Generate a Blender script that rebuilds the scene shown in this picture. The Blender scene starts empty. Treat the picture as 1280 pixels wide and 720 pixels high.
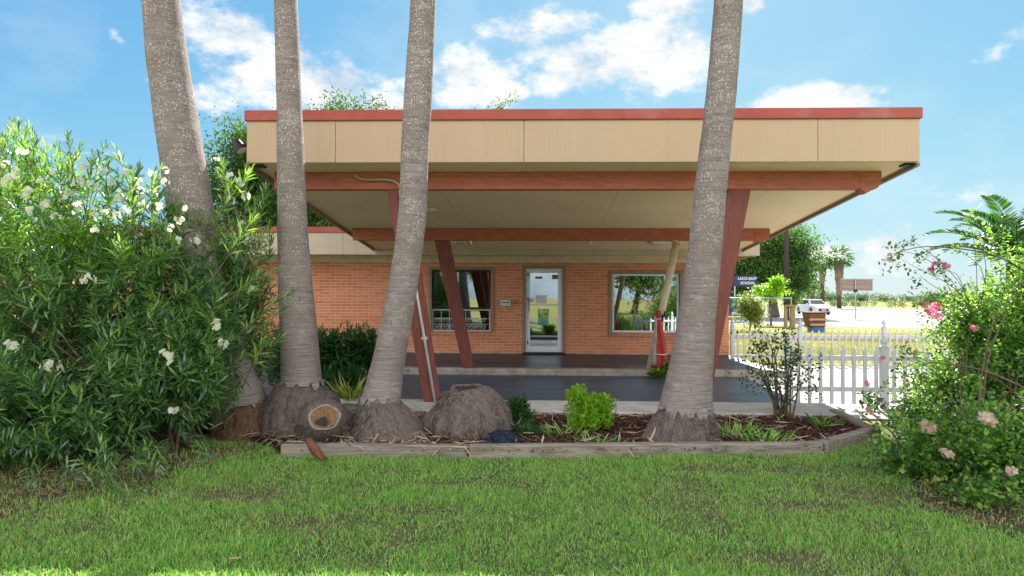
import bpy, bmesh, math, random
import numpy as np
from mathutils import Vector, Matrix, noise
random.seed(7); rng = np.random.default_rng(7)
SC = bpy.context.scene; COL = SC.collection
PI = math.pi; R = math.radians

# ------------------------------------------------------------------ camera
F_PX = 800.0; CAMH = 1.6
yaw, pitch, roll = math.atan(0.031), math.atan(10/800), 0.0045
fw = Vector((-math.sin(yaw)*math.cos(pitch), math.cos(yaw)*math.cos(pitch), math.sin(pitch)))
lr = Vector((math.cos(yaw), math.sin(yaw), 0)); lu = lr.cross(fw)
rt = lr*math.cos(roll) + lu*math.sin(roll); up = -lr*math.sin(roll) + lu*math.cos(roll)
CAM = Vector((0, 0, CAMH))
cd = bpy.data.cameras.new('camera'); cd.sensor_width = 36; cd.lens = 36*F_PX/1280
cd.clip_start = .05; cd.clip_end = 3000
co = bpy.data.objects.new('camera', cd); COL.objects.link(co)
co.matrix_world = Matrix(((rt.x, up.x, -fw.x, 0), (rt.y, up.y, -fw.y, 0), (rt.z, up.z, -fw.z, CAMH), (0, 0, 0, 1)))
SC.camera = co
def ray(u, v): return (fw*F_PX + rt*(u-640) + up*(360-v)).normalized()
def at(u, v, Y):                       # survey helper: where a sight line meets the plane y = Y
    d = ray(u, v); return CAM + d*(Y/d.y)
def gp(u, v, z=0.0):                   # where a sight line meets height z
    d = ray(u, v); return CAM + d*((z-CAMH)/d.z)

# ------------------------------------------------------------------ materials
def nt_new(name):
    m = bpy.data.materials.new(name); m.use_nodes = True
    nt = m.node_tree; nt.nodes.clear()
    out = nt.nodes.new('ShaderNodeOutputMaterial'); return m, nt, out
def N(nt, t, **kw):
    n = nt.nodes.new(t)
    for k, v in kw.items():
        if k in n.inputs.keys() if isinstance(k, str) else False: n.inputs[k].default_value = v
        else: setattr(n, k, v)
    return n
def ramp(nt, fac, stops):
    r = nt.nodes.new('ShaderNodeValToRGB'); e = r.color_ramp.elements
    while len(e) < len(stops): e.new(.5)
    for el, (p, c) in zip(e, stops): el.position = p; el.color = (*c, 1) if len(c) == 3 else c
    nt.links.new(fac, r.inputs[0]); return r.outputs[0]
def coords(nt, scale=(1, 1, 1), kind='Object'):
    tc = N(nt, 'ShaderNodeTexCoord'); mp = N(nt, 'ShaderNodeMapping'); mp.inputs['Scale'].default_value = scale
    nt.links.new(tc.outputs[kind], mp.inputs[0]); return mp.outputs[0]
def nz(nt, vec, scale, detail=6, rough=.6):
    n = N(nt, 'ShaderNodeTexNoise'); n.inputs['Scale'].default_value = scale; n.inputs['Detail'].default_value = detail
    n.inputs['Roughness'].default_value = rough; nt.links.new(vec, n.inputs['Vector']); return n.outputs['Fac']
def mixc(nt, fac, a, b):
    m = N(nt, 'ShaderNodeMix', data_type='RGBA')
    for s, x in ((0, fac), (6, a), (7, b)):
        if hasattr(x, 'is_output'): nt.links.new(x, m.inputs[s])
        elif s == 0: m.inputs[0].default_value = x
        else: m.inputs[s].default_value = (*x, 1)
    return m.outputs[2]
def bsdf(nt, out, col, rough=.7, spec=.3, metal=0, bump=None, bstr=.3, bdist=.01):
    p = N(nt, 'ShaderNodeBsdfPrincipled')
    if hasattr(col, 'is_output'): nt.links.new(col, p.inputs['Base Color'])
    else: p.inputs['Base Color'].default_value = (*col, 1)
    if hasattr(rough, 'is_output'): nt.links.new(rough, p.inputs['Roughness'])
    else: p.inputs['Roughness'].default_value = rough
    p.inputs['Specular IOR Level'].default_value = spec; p.inputs['Metallic'].default_value = metal
    if bump is not None:
        b = N(nt, 'ShaderNodeBump'); b.inputs['Strength'].default_value = bstr; b.inputs['Distance'].default_value = bdist
        nt.links.new(bump, b.inputs['Height']); nt.links.new(b.outputs[0], p.inputs['Normal'])
    nt.links.new(p.outputs[0], out.inputs[0]); return p
def pm(name, c1, c2=None, scale=4, rough=.7, spec=.3, stretch=(1, 1, 1), bstr=.25, bdist=.01, metal=0, lo=.35, hi=.65, c3=None, s3=1.2, t3=(.55, .7)):
    m, nt, out = nt_new(name); v = coords(nt, stretch)
    f = nz(nt, v, scale); c2 = c2 or tuple(x*.75 for x in c1)
    col = ramp(nt, f, [(lo, c2), (hi, c1)])
    if c3:
        f3 = ramp(nt, nz(nt, v, s3), [(t3[0], (0, 0, 0)), (t3[1], (1, 1, 1))]); col = mixc(nt, f3, col, c3)
    bsdf(nt, out, col, rough, spec, metal, nz(nt, v, scale*4, 4) if bstr else None, bstr, bdist); return m
def leafmat(name, cols, trans=.45, tcol=(.9, 1.25, .5), rough=.42, spec=.4):
    m, nt, out = nt_new(name); g = N(nt, 'ShaderNodeNewGeometry')
    col = ramp(nt, g.outputs['Random Per Island'], [(i/(max(1, len(cols)-1)), c) for i, c in enumerate(cols)])
    p = bsdf(nt, out, col, rough, spec)
    t = N(nt, 'ShaderNodeBsdfTranslucent')
    mm = N(nt, 'ShaderNodeMix', data_type='RGBA', blend_type='MULTIPLY'); mm.inputs[0].default_value = 1
    nt.links.new(col, mm.inputs[6]); mm.inputs[7].default_value = (*[2.0*x for x in tcol], 1); mm.clamp_result = True
    nt.links.new(mm.outputs[2], t.inputs[0])
    ms = N(nt, 'ShaderNodeMixShader'); ms.inputs[0].default_value = trans
    nt.links.new(p.outputs[0], ms.inputs[1]); nt.links.new(t.outputs[0], ms.inputs[2]); nt.links.new(ms.outputs[0], out.inputs[0])
    return m
def brickmat():
    m, nt, out = nt_new('orange_brick')
    tc = N(nt, 'ShaderNodeTexCoord'); sx = N(nt, 'ShaderNodeSeparateXYZ'); cx = N(nt, 'ShaderNodeCombineXYZ')
    ad = N(nt, 'ShaderNodeMath', operation='ADD')
    nt.links.new(tc.outputs['Object'], sx.inputs[0]); nt.links.new(sx.outputs[0], ad.inputs[0]); nt.links.new(sx.outputs[1], ad.inputs[1])
    nt.links.new(ad.outputs[0], cx.inputs[0]); nt.links.new(sx.outputs[2], cx.inputs[1])
    b = N(nt, 'ShaderNodeTexBrick'); nt.links.new(cx.outputs[0], b.inputs['Vector'])
    b.inputs['Scale'].default_value = 1; b.inputs['Brick Width'].default_value = .29; b.inputs['Row Height'].default_value = .077
    b.inputs['Mortar Size'].default_value = .0068; b.inputs['Mortar Smooth'].default_value = .15; b.inputs['Bias'].default_value = -.1
    b.inputs['Color1'].default_value = (.66, .265, .145, 1); b.inputs['Color2'].default_value = (.49, .175, .095, 1)
    b.inputs['Mortar'].default_value = (.72, .44, .31, 1)
    v = tc.outputs['Object']; f = nz(nt, v, 40, 3); big = nz(nt, v, .8, 5)
    c = mixc(nt, ramp(nt, f, [(.35, (0,)*3), (.75, (.4,)*3)]), b.outputs[0], (.38, .14, .075))
    c = mixc(nt, ramp(nt, big, [(.45, (0,)*3), (.8, (.35,)*3)]), c, (.52, .27, .16))
    inv = N(nt, 'ShaderNodeMath', operation='SUBTRACT'); inv.inputs[0].default_value = 1; nt.links.new(b.outputs['Fac'], inv.inputs[1])
    h = N(nt, 'ShaderNodeMath', operation='MULTIPLY_ADD'); nt.links.new(f, h.inputs[0]); h.inputs[1].default_value = .3; nt.links.new(inv.outputs[0], h.inputs[2])
    bsdf(nt, out, c, .85, .2, 0, h.outputs[0], .7, .008); return m
def trunkmat():
    m, nt, out = nt_new('palm_bark'); v = coords(nt, (2.2, 2.2, 62)); o = coords(nt)
    rings = nz(nt, v, 1.6, 5, .65); col = ramp(nt, rings, [(.3, (.11, .088, .08)), (.5, (.245, .207, .192)), (.72, (.33, .283, .262))])
    big = nz(nt, o, 2.6, 6); col = mixc(nt, ramp(nt, big, [(.42, (0,)*3), (.66, (.75,)*3)]), col, (.20, .155, .135)); sc_ = nz(nt, coords(nt, (5, 5, 11)), 1, 5, .7); col = mixc(nt, ramp(nt, sc_, [(.56, (0,)*3), (.68, (.55,)*3)]), col, (.40, .345, .32))
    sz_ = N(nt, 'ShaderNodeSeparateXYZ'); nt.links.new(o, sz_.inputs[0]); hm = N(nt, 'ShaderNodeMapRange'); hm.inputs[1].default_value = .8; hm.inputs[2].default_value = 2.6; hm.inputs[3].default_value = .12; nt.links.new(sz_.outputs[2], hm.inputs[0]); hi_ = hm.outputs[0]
    sp = nz(nt, coords(nt, (66, 66, 46)), 1, 3, .6); pat = nz(nt, o, 4.5, 4)
    mul = N(nt, 'ShaderNodeMath', operation='MULTIPLY_ADD'); nt.links.new(pat, mul.inputs[0]); mul.inputs[1].default_value = .35; nt.links.new(sp, mul.inputs[2])
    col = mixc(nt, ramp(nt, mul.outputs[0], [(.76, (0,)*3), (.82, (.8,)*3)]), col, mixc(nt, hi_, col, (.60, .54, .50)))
    cr = nz(nt, coords(nt, (34, 34, 7)), 1, 5)
    col = mixc(nt, ramp(nt, cr, [(.28, (.7,)*3), (.38, (0,)*3)]), col, (.09, .07, .06))
    ad = N(nt, 'ShaderNodeMath', operation='ADD'); nt.links.new(rings, ad.inputs[0]); nt.links.new(cr, ad.inputs[1])
    bsdf(nt, out, col, .9, .15, 0, ad.outputs[0], .75, .012); return m
def rootmat(name, a, b):
    m, nt, out = nt_new(name); f = nz(nt, coords(nt, (22, 22, 5)), 1.3, 7, .75); g = nz(nt, coords(nt), 60, 3)
    col = ramp(nt, f, [(.3, b), (.7, a)]); col = mixc(nt, ramp(nt, g, [(.55, (0,)*3), (.75, (.6,)*3)]), col, tuple(min(1, x*1.8) for x in a))
    ad = N(nt, 'ShaderNodeMath', operation='ADD'); nt.links.new(f, ad.inputs[0]); nt.links.new(g, ad.inputs[1])
    bsdf(nt, out, col, .95, .1, 0, ad.outputs[0], .9, .02); return m
def groovemat(name, c1, c2, pitch_, axis='X', rough=.7, dirt=(.3, .22, .14), dirty=.4):
    m, nt, out = nt_new(name); tc = N(nt, 'ShaderNodeTexCoord'); w = N(nt, 'ShaderNodeTexWave', wave_type='BANDS', bands_direction=axis)
    w.inputs['Scale'].default_value = PI*2/pitch_/20; nt.links.new(tc.outputs['Object'], w.inputs['Vector'])
    g = ramp(nt, w.outputs['Fac'], [(.0, (.75,)*3), (.10, (1,)*3)])
    v = tc.outputs['Object']; col = ramp(nt, nz(nt, v, .9, 5), [(.35, c2), (.65, c1)])
    st = nz(nt, coords(nt, (7, 7, .5)), 1, 6); col = mixc(nt, ramp(nt, st, [(.53, (0,)*3), (.75, (dirty,)*3)]), col, dirt)
    col = mixc(nt, g, tuple(x*.82 for x in c2), col)
    bsdf(nt, out, col, rough, .25, 0, g, .5, .004); return m
def glassmat(name, refl=.3, tint=(.55, .6, .6)):
    m, nt, out = nt_new(name); g = N(nt, 'ShaderNodeBsdfGlossy'); g.inputs['Roughness'].default_value = .015; g.inputs[0].default_value = (.9, .95, 1, 1)
    t = N(nt, 'ShaderNodeBsdfTransparent'); t.inputs[0].default_value = (*tint, 1)
    v = coords(nt); b = N(nt, 'ShaderNodeBump'); b.inputs['Strength'].default_value = .03; b.inputs['Distance'].default_value = .01
    nt.links.new(nz(nt, v, 1.6, 2), b.inputs['Height']); nt.links.new(b.outputs[0], g.inputs['Normal'])
    ms = N(nt, 'ShaderNodeMixShader'); ms.inputs[0].default_value = refl
    nt.links.new(t.outputs[0], ms.inputs[1]); nt.links.new(g.outputs[0], ms.inputs[2]); nt.links.new(ms.outputs[0], out.inputs[0]); return m

def asphaltmat(name, k_=1.0):
    m, nt, out = nt_new(name); v = coords(nt); s = coords(nt, (.35, 3.2, 1))
    f = nz(nt, s, 1.2, 6); g = nz(nt, v, 120, 3)
    col = ramp(nt, f, [(p_, tuple(x*k_ for x in c_)) for p_, c_ in [(.35, (.024, .038, .066)), (.6, (.052, .080, .128)), (.78, (.12, .155, .21))]])  # blue of the reflected sky is put into the base colour
    col = mixc(nt, ramp(nt, g, [(.5, (0,)*3), (.8, (.4,)*3)]), col, (.11, .115, .12))
    rr = ramp(nt, f, [(.3, (.32,)*3), (.7, (.55,)*3)])
    bsdf(nt, out, col, rr, .5, 0, g, .35, .004); return m

M = {}
M['brick'] = brickmat(); M['trunk'] = trunkmat(); M['asphalt'] = asphaltmat('sealed_asphalt'); M['walkseal'] = asphaltmat('walkway_seal', .5)
M['root'] = rootmat('root_fibre', (.21, .165, .14), (.075, .056, .046))
M['rootred'] = rootmat('root_fibre_reddish', (.20, .115, .07), (.06, .035, .022))
M['fascia'] = groovemat('cream_panel', (.53, .385, .26), (.50, .362, .242), .055, dirty=.16)
M['bfascia'] = groovemat('pale_panel', (.52, .44, .33), (.47, .40, .30), .055)
M['soffit'] = groovemat('soffit_board', (.86, .70, .47), (.81, .64, .41), .10, 'Y', dirt=(.5, .36, .2), dirty=.25)
M['redtrim'] = pm('red_trim', (.42, .095, .072), (.34, .075, .06), 2, .6, .3, bstr=.05, c3=(.40, .17, .14), s3=1.4, t3=(.55, .75))
M['timberred'] = pm('red_brown_timber', (.47, .145, .083), (.32, .098, .058), 3, .65, .3, (1.5, 9, 9), .35, .006, c3=(.30, .14, .10), s3=4, t3=(.62, .8))
M['postred'] = pm('red_brown_post', (.22, .064, .047), (.145, .045, .034), 3, .6, .3, (9, 9, 1.2), .35, .006, c3=(.42, .30, .26), s3=2.2, t3=(.70, .76))
M['dark'] = pm('dark_bronze', (.03, .025, .02), None, 6, .5)
M['tanpaint'] = pm('taupe_frame', (.27, .205, .15), (.22, .17, .12), 6, .6)
M['cream'] = pm('cream_paint', (.60, .50, .36), (.50, .40, .27), 5, .5, .3, bstr=.1, c3=(.30, .22, .14), s3=6, t3=(.66, .75))
M['alu'] = pm('white_aluminium', (.72, .75, .78), (.62, .66, .70), 8, .35, .5, bstr=.03)
M['white'] = pm('white_vinyl', (.55, .56, .58), (.46, .47, .49), 5, .45, .4, bstr=.04)
M['whitepaint'] = pm('white_paint', (.75, .75, .74), (.62, .62, .6), 5, .5)
M['glass'] = glassmat('window_glass', .42); M['doorglass'] = glassmat('door_glass', .40, (.5, .55, .55))
M['interior'] = pm('interior_wall', (.30, .22, .15), (.24, .17, .11), 2, .9)
M['concrete'] = pm('concrete', (.50, .47, .43), (.36, .33, .30), 3, .85, .2, bstr=.4, c3=(.22, .20, .18), s3=1.5, t3=(.62, .8))
M['paleconc'] = pm('pale_concrete', (.46, .44, .41), (.36, .345, .32), 2, .85, .2, bstr=.3, c3=(.27, .26, .25), s3=1.1, t3=(.52, .75))
M['kerb'] = pm('kerb_concrete', (.40, .36, .31), (.25, .22, .19), 5, .9, .2, bstr=.5, c3=(.10, .09, .085), s3=3, t3=(.6, .7))
M['timber'] = pm('weathered_timber', (.32, .275, .225), (.15, .122, .095), 3, .85, .2, (.7, 10, 14), .6, .01, c3=(.13, .11, .09), s3=3, t3=(.62, .75))
M['mulch'] = pm('mulch_soil', (.075, .036, .028), (.03, .016, .012), 14, .95, .1, bstr=1, bdist=.04, c3=(.12, .085, .05), s3=2.5, t3=(.55, .7))
M['soil'] = pm('dry_soil', (.13, .085, .055), (.06, .038, .025), 8, .95, .1, bstr=.8, bdist=.03, c3=(.17, .13, .075), s3=1.5, t3=(.55, .7))
M['lawnsoil'] = pm('lawn_soil', (.22, .25, .10), (.15, .14, .07), 5, .95, .1, bstr=.8, bdist=.03, c3=(.22, .17, .10), s3=1.3, t3=(.55, .70))  # lightened so the unseen yard bounces more light under the canopy
M['lawndark'] = pm('shaded_lawn_soil', (.12, .145, .055), (.085, .085, .04), 7, .95, .1, bstr=.8, bdist=.03, c3=(.20, .15, .09), s3=1.3, t3=(.56, .70))  # darker copy of the lawn soil, painting shade into the gaps between blades
M['field'] = pm('dry_field', (.27, .255, .075), (.17, .19, .05), 1.2, .95, .1, bstr=.8, bdist=.05, c3=(.34, .25, .13), s3=.35, t3=(.55, .68))
M['road'] = pm('pale_road', (.30, .295, .29), (.24, .235, .23), .6, .85, .2, bstr=.1)
M['pipe'] = pm('grey_conduit', (.55, .54, .52), (.42, .40, .38), 6, .4, .5)
M['stone'] = pm('grey_stone', (.21, .18, .165), (.12, .10, .095), 7, .9, .2, bstr=.6, bdist=.02)
M['navy'] = pm('navy_cloth', (.012, .019, .038), (.005, .008, .018), 8, .7, .3)
M['red'] = pm('red_cloth', (.46, .055, .035), (.32, .038, .026), 6, .7, .2)
M['greycloth'] = pm('grey_cloth', (.42, .38, .35), (.30, .27, .25), 8, .8, .2)
M['black'] = pm('black_plastic', (.015, .015, .016), None, 8, .4)
M['wood'] = pm('tan_wood', (.36, .26, .13), (.24, .17, .085), 4, .85, .2, (6, 6, 1))
M['pole'] = pm('dark_pole', (.075, .06, .05), (.04, .033, .028), 4, .9, .2, (8, 8, 1))
M['bark'] = pm('tree_bark', (.13, .10, .075), (.06, .046, .035), 6, .95, .1, (6, 6, 1.2), .7, .02)
M['stem'] = pm('shrub_stem', (.15, .11, .07), (.08, .06, .04), 9, .9, .1)
M['galv'] = pm('galvanised', (.42, .43, .44), (.33, .34, .35), 6, .45, .5, metal=.4)
M['rustbin'] = pm('rusty_brown', (.20, .07, .04), (.10, .04, .028), 3, .7, .3)
M['tanband'] = pm('tan_band', (.48, .34, .22), (.38, .26, .17), 3, .7)
M['blue'] = pm('blue_paint', (.06, .16, .36), (.045, .12, .28), 3, .5)
M['skyblue'] = pm('light_blue_paint', (.10, .36, .62), (.08, .30, .52), 3, .5)
M['billback'] = pm('brown_sign_board', (.30, .215, .175), (.24, .17, .14), 2, .8, .2, (1, 1, 6))
M['carwhite'] = pm('car_paint', (.74, .75, .76), (.70, .71, .72), 3, .25, .5, bstr=0)
M['rubber'] = pm('tyre_rubber', (.02, .02, .02), None, 6, .85)
M['lamp'] = pm('lamp_lens', (.75, .76, .74), None, 5, .25, .5, bstr=0)
M['paper'] = pm('paper', (.70, .68, .64), (.62, .60, .56), 30, .8)
M['cutwood'] = rootmat('rotten_wood', (.36, .21, .10), (.09, .045, .026))
M['skirt'] = rootmat('dead_frond_skirt', (.30, .21, .145), (.14, .095, .065))
M['roofshingle'] = pm('grey_roof', (.28, .27, .26), (.2, .19, .18), 2, .9)
M['oleander'] = leafmat('oleander_leaf', [(.035, .09, .045), (.06, .135, .055), (.095, .19, .065), (.15, .26, .075), (.26, .37, .10)], .36, (.95, 1.1, .45), .26, 1.0)
M['oleandernew'] = leafmat('oleander_new_leaf', [(.05, .125, .05), (.10, .20, .05), (.18, .31, .07), (.32, .39, .10)], .46, (1, 1.1, .45), .28, .9)
M['oldleaf'] = leafmat('yellow_leaf', [(.50, .26, .02), (.55, .36, .05)], .4, (.9, .8, .4))
M['bougleaf'] = leafmat('bougainvillea_leaf', [(.03, .085, .025), (.065, .15, .035), (.115, .23, .045), (.19, .32, .055), (.29, .38, .08)], .46, (.95, 1.1, .5))
M['darkleaf'] = leafmat('dark_leaf', [(.018, .055, .018), (.03, .085, .022), (.05, .12, .03)], .35)
M['oakleaf'] = leafmat('oak_leaf', [(.035, .07, .02), (.055, .105, .028), (.09, .15, .04)], .4, (.9, 1.1, .5), .7, .15)
M['midleaf'] = leafmat('mid_leaf', [(.045, .095, .03), (.075, .14, .04), (.12, .19, .055)], .42, (.9, 1.15, .5), .7, .15)  # oak leaf tones lightened to paint in some distance haze
M['limeleaf'] = leafmat('lime_leaf', [(.13, .24, .015), (.22, .34, .02), (.30, .38, .03)], .5)
M['redleaf'] = leafmat('mixed_shrub_leaf', [(.07, .14, .03), (.16, .20, .04), (.26, .15, .06)], .45)
M['hazeleaf'] = leafmat('far_leaf', [(.08, .12, .07), (.11, .16, .09)], .35, (.9, 1.1, .6), .9, .05)  # pale muted tones put the far haze into the leaf colour
M['sago'] = leafmat('cycad_leaf', [(.025, .07, .02), (.05, .115, .025), (.09, .16, .035)], .25)
M['fan'] = leafmat('fan_leaf', [(.05, .11, .03), (.09, .16, .04)], .35)
M['spiky'] = leafmat('spiky_leaf', [(.10, .15, .03), (.30, .28, .06), (.42, .36, .10)], .4)
M['blossom'] = leafmat('white_petal', [(.74, .72, .60), (.80, .79, .74), (.78, .74, .58)], .62, (.70, .68, .58), .6, .2)
M['pink'] = leafmat('pink_petal', [(.72, .24, .36), (.75, .38, .48), (.68, .20, .40)], .4, (.6, .5, .5), .6, .2)
M['faded'] = leafmat('faded_petal', [(.62, .44, .36), (.66, .58, .42), (.55, .36, .36)], .4, (.6, .5, .45), .7, .2)
M['grass'] = leafmat('lawn_grass', [(.06, .17, .045), (.14, .33, .065), (.24, .45, .085), (.35, .52, .12), (.50, .56, .21)], .4, (.8, 1, .45), .55, .25)
M['drygrass'] = leafmat('dry_grass', [(.36, .31, .15), (.46, .38, .21), (.28, .25, .11)], .3, (.7, .6, .4), .8, .1)
M['fieldgrass'] = leafmat('field_grass', [(.25, .26, .06), (.34, .31, .10), (.17, .23, .05)], .35, (.7, .7, .4), .8, .1)
M['chip'] = leafmat('mulch_chip', [(.045, .02, .016), (.10, .042, .03), (.16, .075, .05), (.07, .05, .04)], .0, (.3, .3, .3), .9, .1)
M['straw'] = leafmat('dry_strip', [(.36, .27, .19), (.46, .36, .26), (.27, .19, .13)], .1, (.5, .4, .3), .8, .15)
M['litter'] = leafmat('leaf_litter', [(.16, .10, .06), (.27, .19, .12), (.10, .06, .04), (.34, .26, .17)], .1, (.5, .4, .3), .85, .1)
M['rustleaf'] = pm('rust_brown_husk', (.20, .065, .035), (.045, .022, .015), 9, .7, .3, (1, 1, .4))

# ------------------------------------------------------------------ object helpers
def tag(o, label=None, cat=None, group=None, kind=None):
    if label: o['label'] = label
    if cat: o['category'] = cat
    if group: o['group'] = group
    if kind: o['kind'] = kind
    return o
def empty(name, loc, label, cat, group=None):
    o = bpy.data.objects.new(name, None); COL.objects.link(o); o.location = loc; o.empty_display_size = .2
    return tag(o, label, cat, group)
def link(name, me, mat, parent=None, world=True):
    o = bpy.data.objects.new(name, me); COL.objects.link(o)
    if mat:
        if len(me.materials) == 0: me.materials.append(mat)
    if parent is not None:
        o.parent = parent
        if world:                      # mesh data is given in world coordinates: bring it into the parent's frame
            off = Vector((0, 0, 0)); p = parent
            while p is not None: off += p.location; p = p.parent
            me.transform(Matrix.Translation(-off))
    return o
class MB:
    def __init__(s): s.v = []; s.f = []
    def add(s, vs, fs):
        n = len(s.v); s.v += [tuple(v) for v in vs]; s.f += [tuple(i+n for i in f) for f in fs]; return s
    def box(s, x0, x1, y0, y1, z0, z1):
        return s.hexa([(x0, y0, z0), (x1, y0, z0), (x1, y1, z0), (x0, y1, z0)], [(x0, y0, z1), (x1, y0, z1), (x1, y1, z1), (x0, y1, z1)])
    def hexa(s, b, t):
        return s.add(list(b)+list(t), [(3, 2, 1, 0), (4, 5, 6, 7), (0, 1, 5, 4), (1, 2, 6, 5), (2, 3, 7, 6), (3, 0, 4, 7)])
    def beam(s, a, b, w, h):           # box from a to b, w sideways, h upwards
        a = Vector(a); b = Vector(b); d = (b-a).normalized()
        u = Vector((0, 0, 1)) if abs(d.z) < .9 else Vector((0, 1, 0))
        sd = d.cross(u).normalized()*w/2; uu = sd.cross(d).normalized()*h/2
        return s.hexa([a-sd-uu, a+sd-uu, b+sd-uu, b-sd-uu], [a-sd+uu, a+sd+uu, b+sd+uu, b-sd+uu])
    def tube(s, pts, rad, n=8, cap=True, fn=None):
        pts = [Vector(p) for p in pts]; m = len(pts)
        if not hasattr(rad, '__len__'): rad = [rad]*m
        d0 = (pts[1]-pts[0]).normalized(); u = d0.orthogonal().normalized() if abs(d0.z) < .95 else Vector((1, 0, 0)); vs = []
        for i, p in enumerate(pts):
            d = (pts[min(m-1, i+1)]-pts[max(0, i-1)]).normalized()
            u = (u-d*u.dot(d)).normalized(); w = d.cross(u)
            for k in range(n):
                a = 2*PI*k/n; r = rad[i]*(fn(i, a, p) if fn else 1)
                vs.append(p+(u*math.cos(a)+w*math.sin(a))*r)
        fs = [(i*n+k, i*n+(k+1) % n, (i+1)*n+(k+1) % n, (i+1)*n+k) for i in range(m-1) for k in range(n)]
        if cap: fs += [tuple(range(n-1, -1, -1)), tuple((m-1)*n+k for k in range(n))]
        return s.add(vs, fs)
    def lathe(s, c, prof, n=24, fn=None):
        return s.tube([(c[0], c[1], c[2]+z) for r, z in prof], [max(r, .0005) for r, z in prof], n, True, fn)
    def poly(s, pts, z0, z1):          # flat polygon extruded upwards
        n = len(pts); b = [(p[0], p[1], z0) for p in pts]; t = [(p[0], p[1], z1) for p in pts]
        return s.add(b+t, [tuple(range(n-1, -1, -1)), tuple(range(n, 2*n))]+[(i, (i+1) % n, n+(i+1) % n, n+i) for i in range(n)])
    def build(s, name, mat, parent=None, bevel=0, smooth=False, seg=1):
        bm = bmesh.new(); vv = [bm.verts.new(v) for v in s.v]
        for f in s.f:
            try: bm.faces.new([vv[i] for i in f])
            except ValueError: pass
        bmesh.ops.recalc_face_normals(bm, faces=bm.faces)
        if bevel:
            ed = [e for e in bm.edges if len(e.link_faces) == 2 and e.calc_face_angle(0) > .5]
            bmesh.ops.bevel(bm, geom=ed, offset=bevel, segments=seg, affect='EDGES', clamp_overlap=True)
        me = bpy.data.meshes.new(name); bm.to_mesh(me); bm.free()
        if smooth: me.polygons.foreach_set('use_smooth', [True]*len(me.polygons))
        return link(name, me, mat, parent)
def np_mesh(name, V, loops, starts, tot, smooth=False):
    me = bpy.data.meshes.new(name)
    me.vertices.add(len(V)); me.vertices.foreach_set('co', V.astype(np.float32).ravel())
    me.loops.add(len(loops)); me.loops.foreach_set('vertex_index', loops.astype(np.int32))
    me.polygons.add(len(starts)); me.polygons.foreach_set('loop_start', starts.astype(np.int32))
    me.update(calc_edges=True); me.validate(); return me
def unit(a): return a/np.maximum(np.linalg.norm(a, axis=1, keepdims=True), 1e-9)
def leaf_mesh(name, P, D, L, W, droop=.15, fold=.25, up_=None, prof=(.55, 1, .32, .72)):
    """n leaves: base, two pairs along the blade, a tip; drooping and slightly cupped."""
    n = len(P); D = unit(D); U = np.tile([0, 0, 1.], (n, 1))+rng.normal(0, .45, (n, 3)) if up_ is None else up_
    S = unit(np.cross(D, U)); Nn = np.cross(S, D); L = np.broadcast_to(L, n)[:, None]; W = np.broadcast_to(W, n)[:, None]/2
    dr = np.broadcast_to(droop, n)[:, None]*L
    w1, w2, t1, t2 = prof
    c1 = P+D*L*t1-Nn*dr*t1**2; c2 = P+D*L*t2-Nn*dr*t2**2; tip = P+D*L-Nn*dr
    f = Nn*W*fold
    V = np.stack([P, c1-S*W*w1+f*w1, c1+S*W*w1+f*w1, c2-S*W*w2+f*w2, c2+S*W*w2+f*w2, tip], 1).reshape(-1, 3)
    b = np.arange(n)[:, None]*6
    lp = (b+np.array([0, 2, 1, 1, 2, 4, 3, 3, 4, 5])).ravel()
    st = (np.arange(n)[:, None]*10+np.array([0, 3, 7])).ravel()
    return np_mesh(name, V, lp, st, None)
def blade_mesh(name, P, H, W, lean):
    n = len(P); a = rng.uniform(0, 2*PI, n); S = np.stack([np.cos(a), np.sin(a), 0*a], 1)
    b = rng.uniform(0, 2*PI, n); Ld = np.stack([np.cos(b), np.sin(b), 0*b], 1)*(lean*H)[:, None]
    H3 = np.stack([0*H, 0*H, H], 1); Wc = (W/2)[:, None]
    m = P+H3*.55+Ld*.3; t = P+H3*np.clip(1-.35*lean, .3, 1)[:, None]+Ld
    V = np.stack([P-S*Wc, P+S*Wc, m-S*Wc*.8, m+S*Wc*.8, t], 1).reshape(-1, 3)
    k = np.arange(n)[:, None]*5
    return np_mesh(name, V, (k+np.array([0, 1, 3, 2, 2, 3, 4])).ravel(), (np.arange(n)[:, None]*7+np.array([0, 4])).ravel(), None)
def rdir(n): return unit(rng.normal(0, 1, (n, 3)))
def blob_pts(blobs, n, shell=.55, lump=.22, zmin=.05):
    vol = np.array([b[3]*b[4]*b[5] for b in blobs])**(2/3); idx = rng.choice(len(blobs), n, p=vol/vol.sum())
    B = np.array([b[:6] for b in blobs])[idx]; d = rdir(n)
    lm = np.array([1+lump*noise.noise(Vector(x)*2.3+Vector((i*7.1, 0, 0)))*1.6 for x, i in zip(d, idx)])
    r = (1-shell*rng.random(n)**1.6)*lm
    P = B[:, :3]+d*B[:, 3:]*r[:, None]; O = unit(d/B[:, 3:])
    ok = P[:, 2] > zmin; return P[ok], O[ok], idx[ok]
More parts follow.
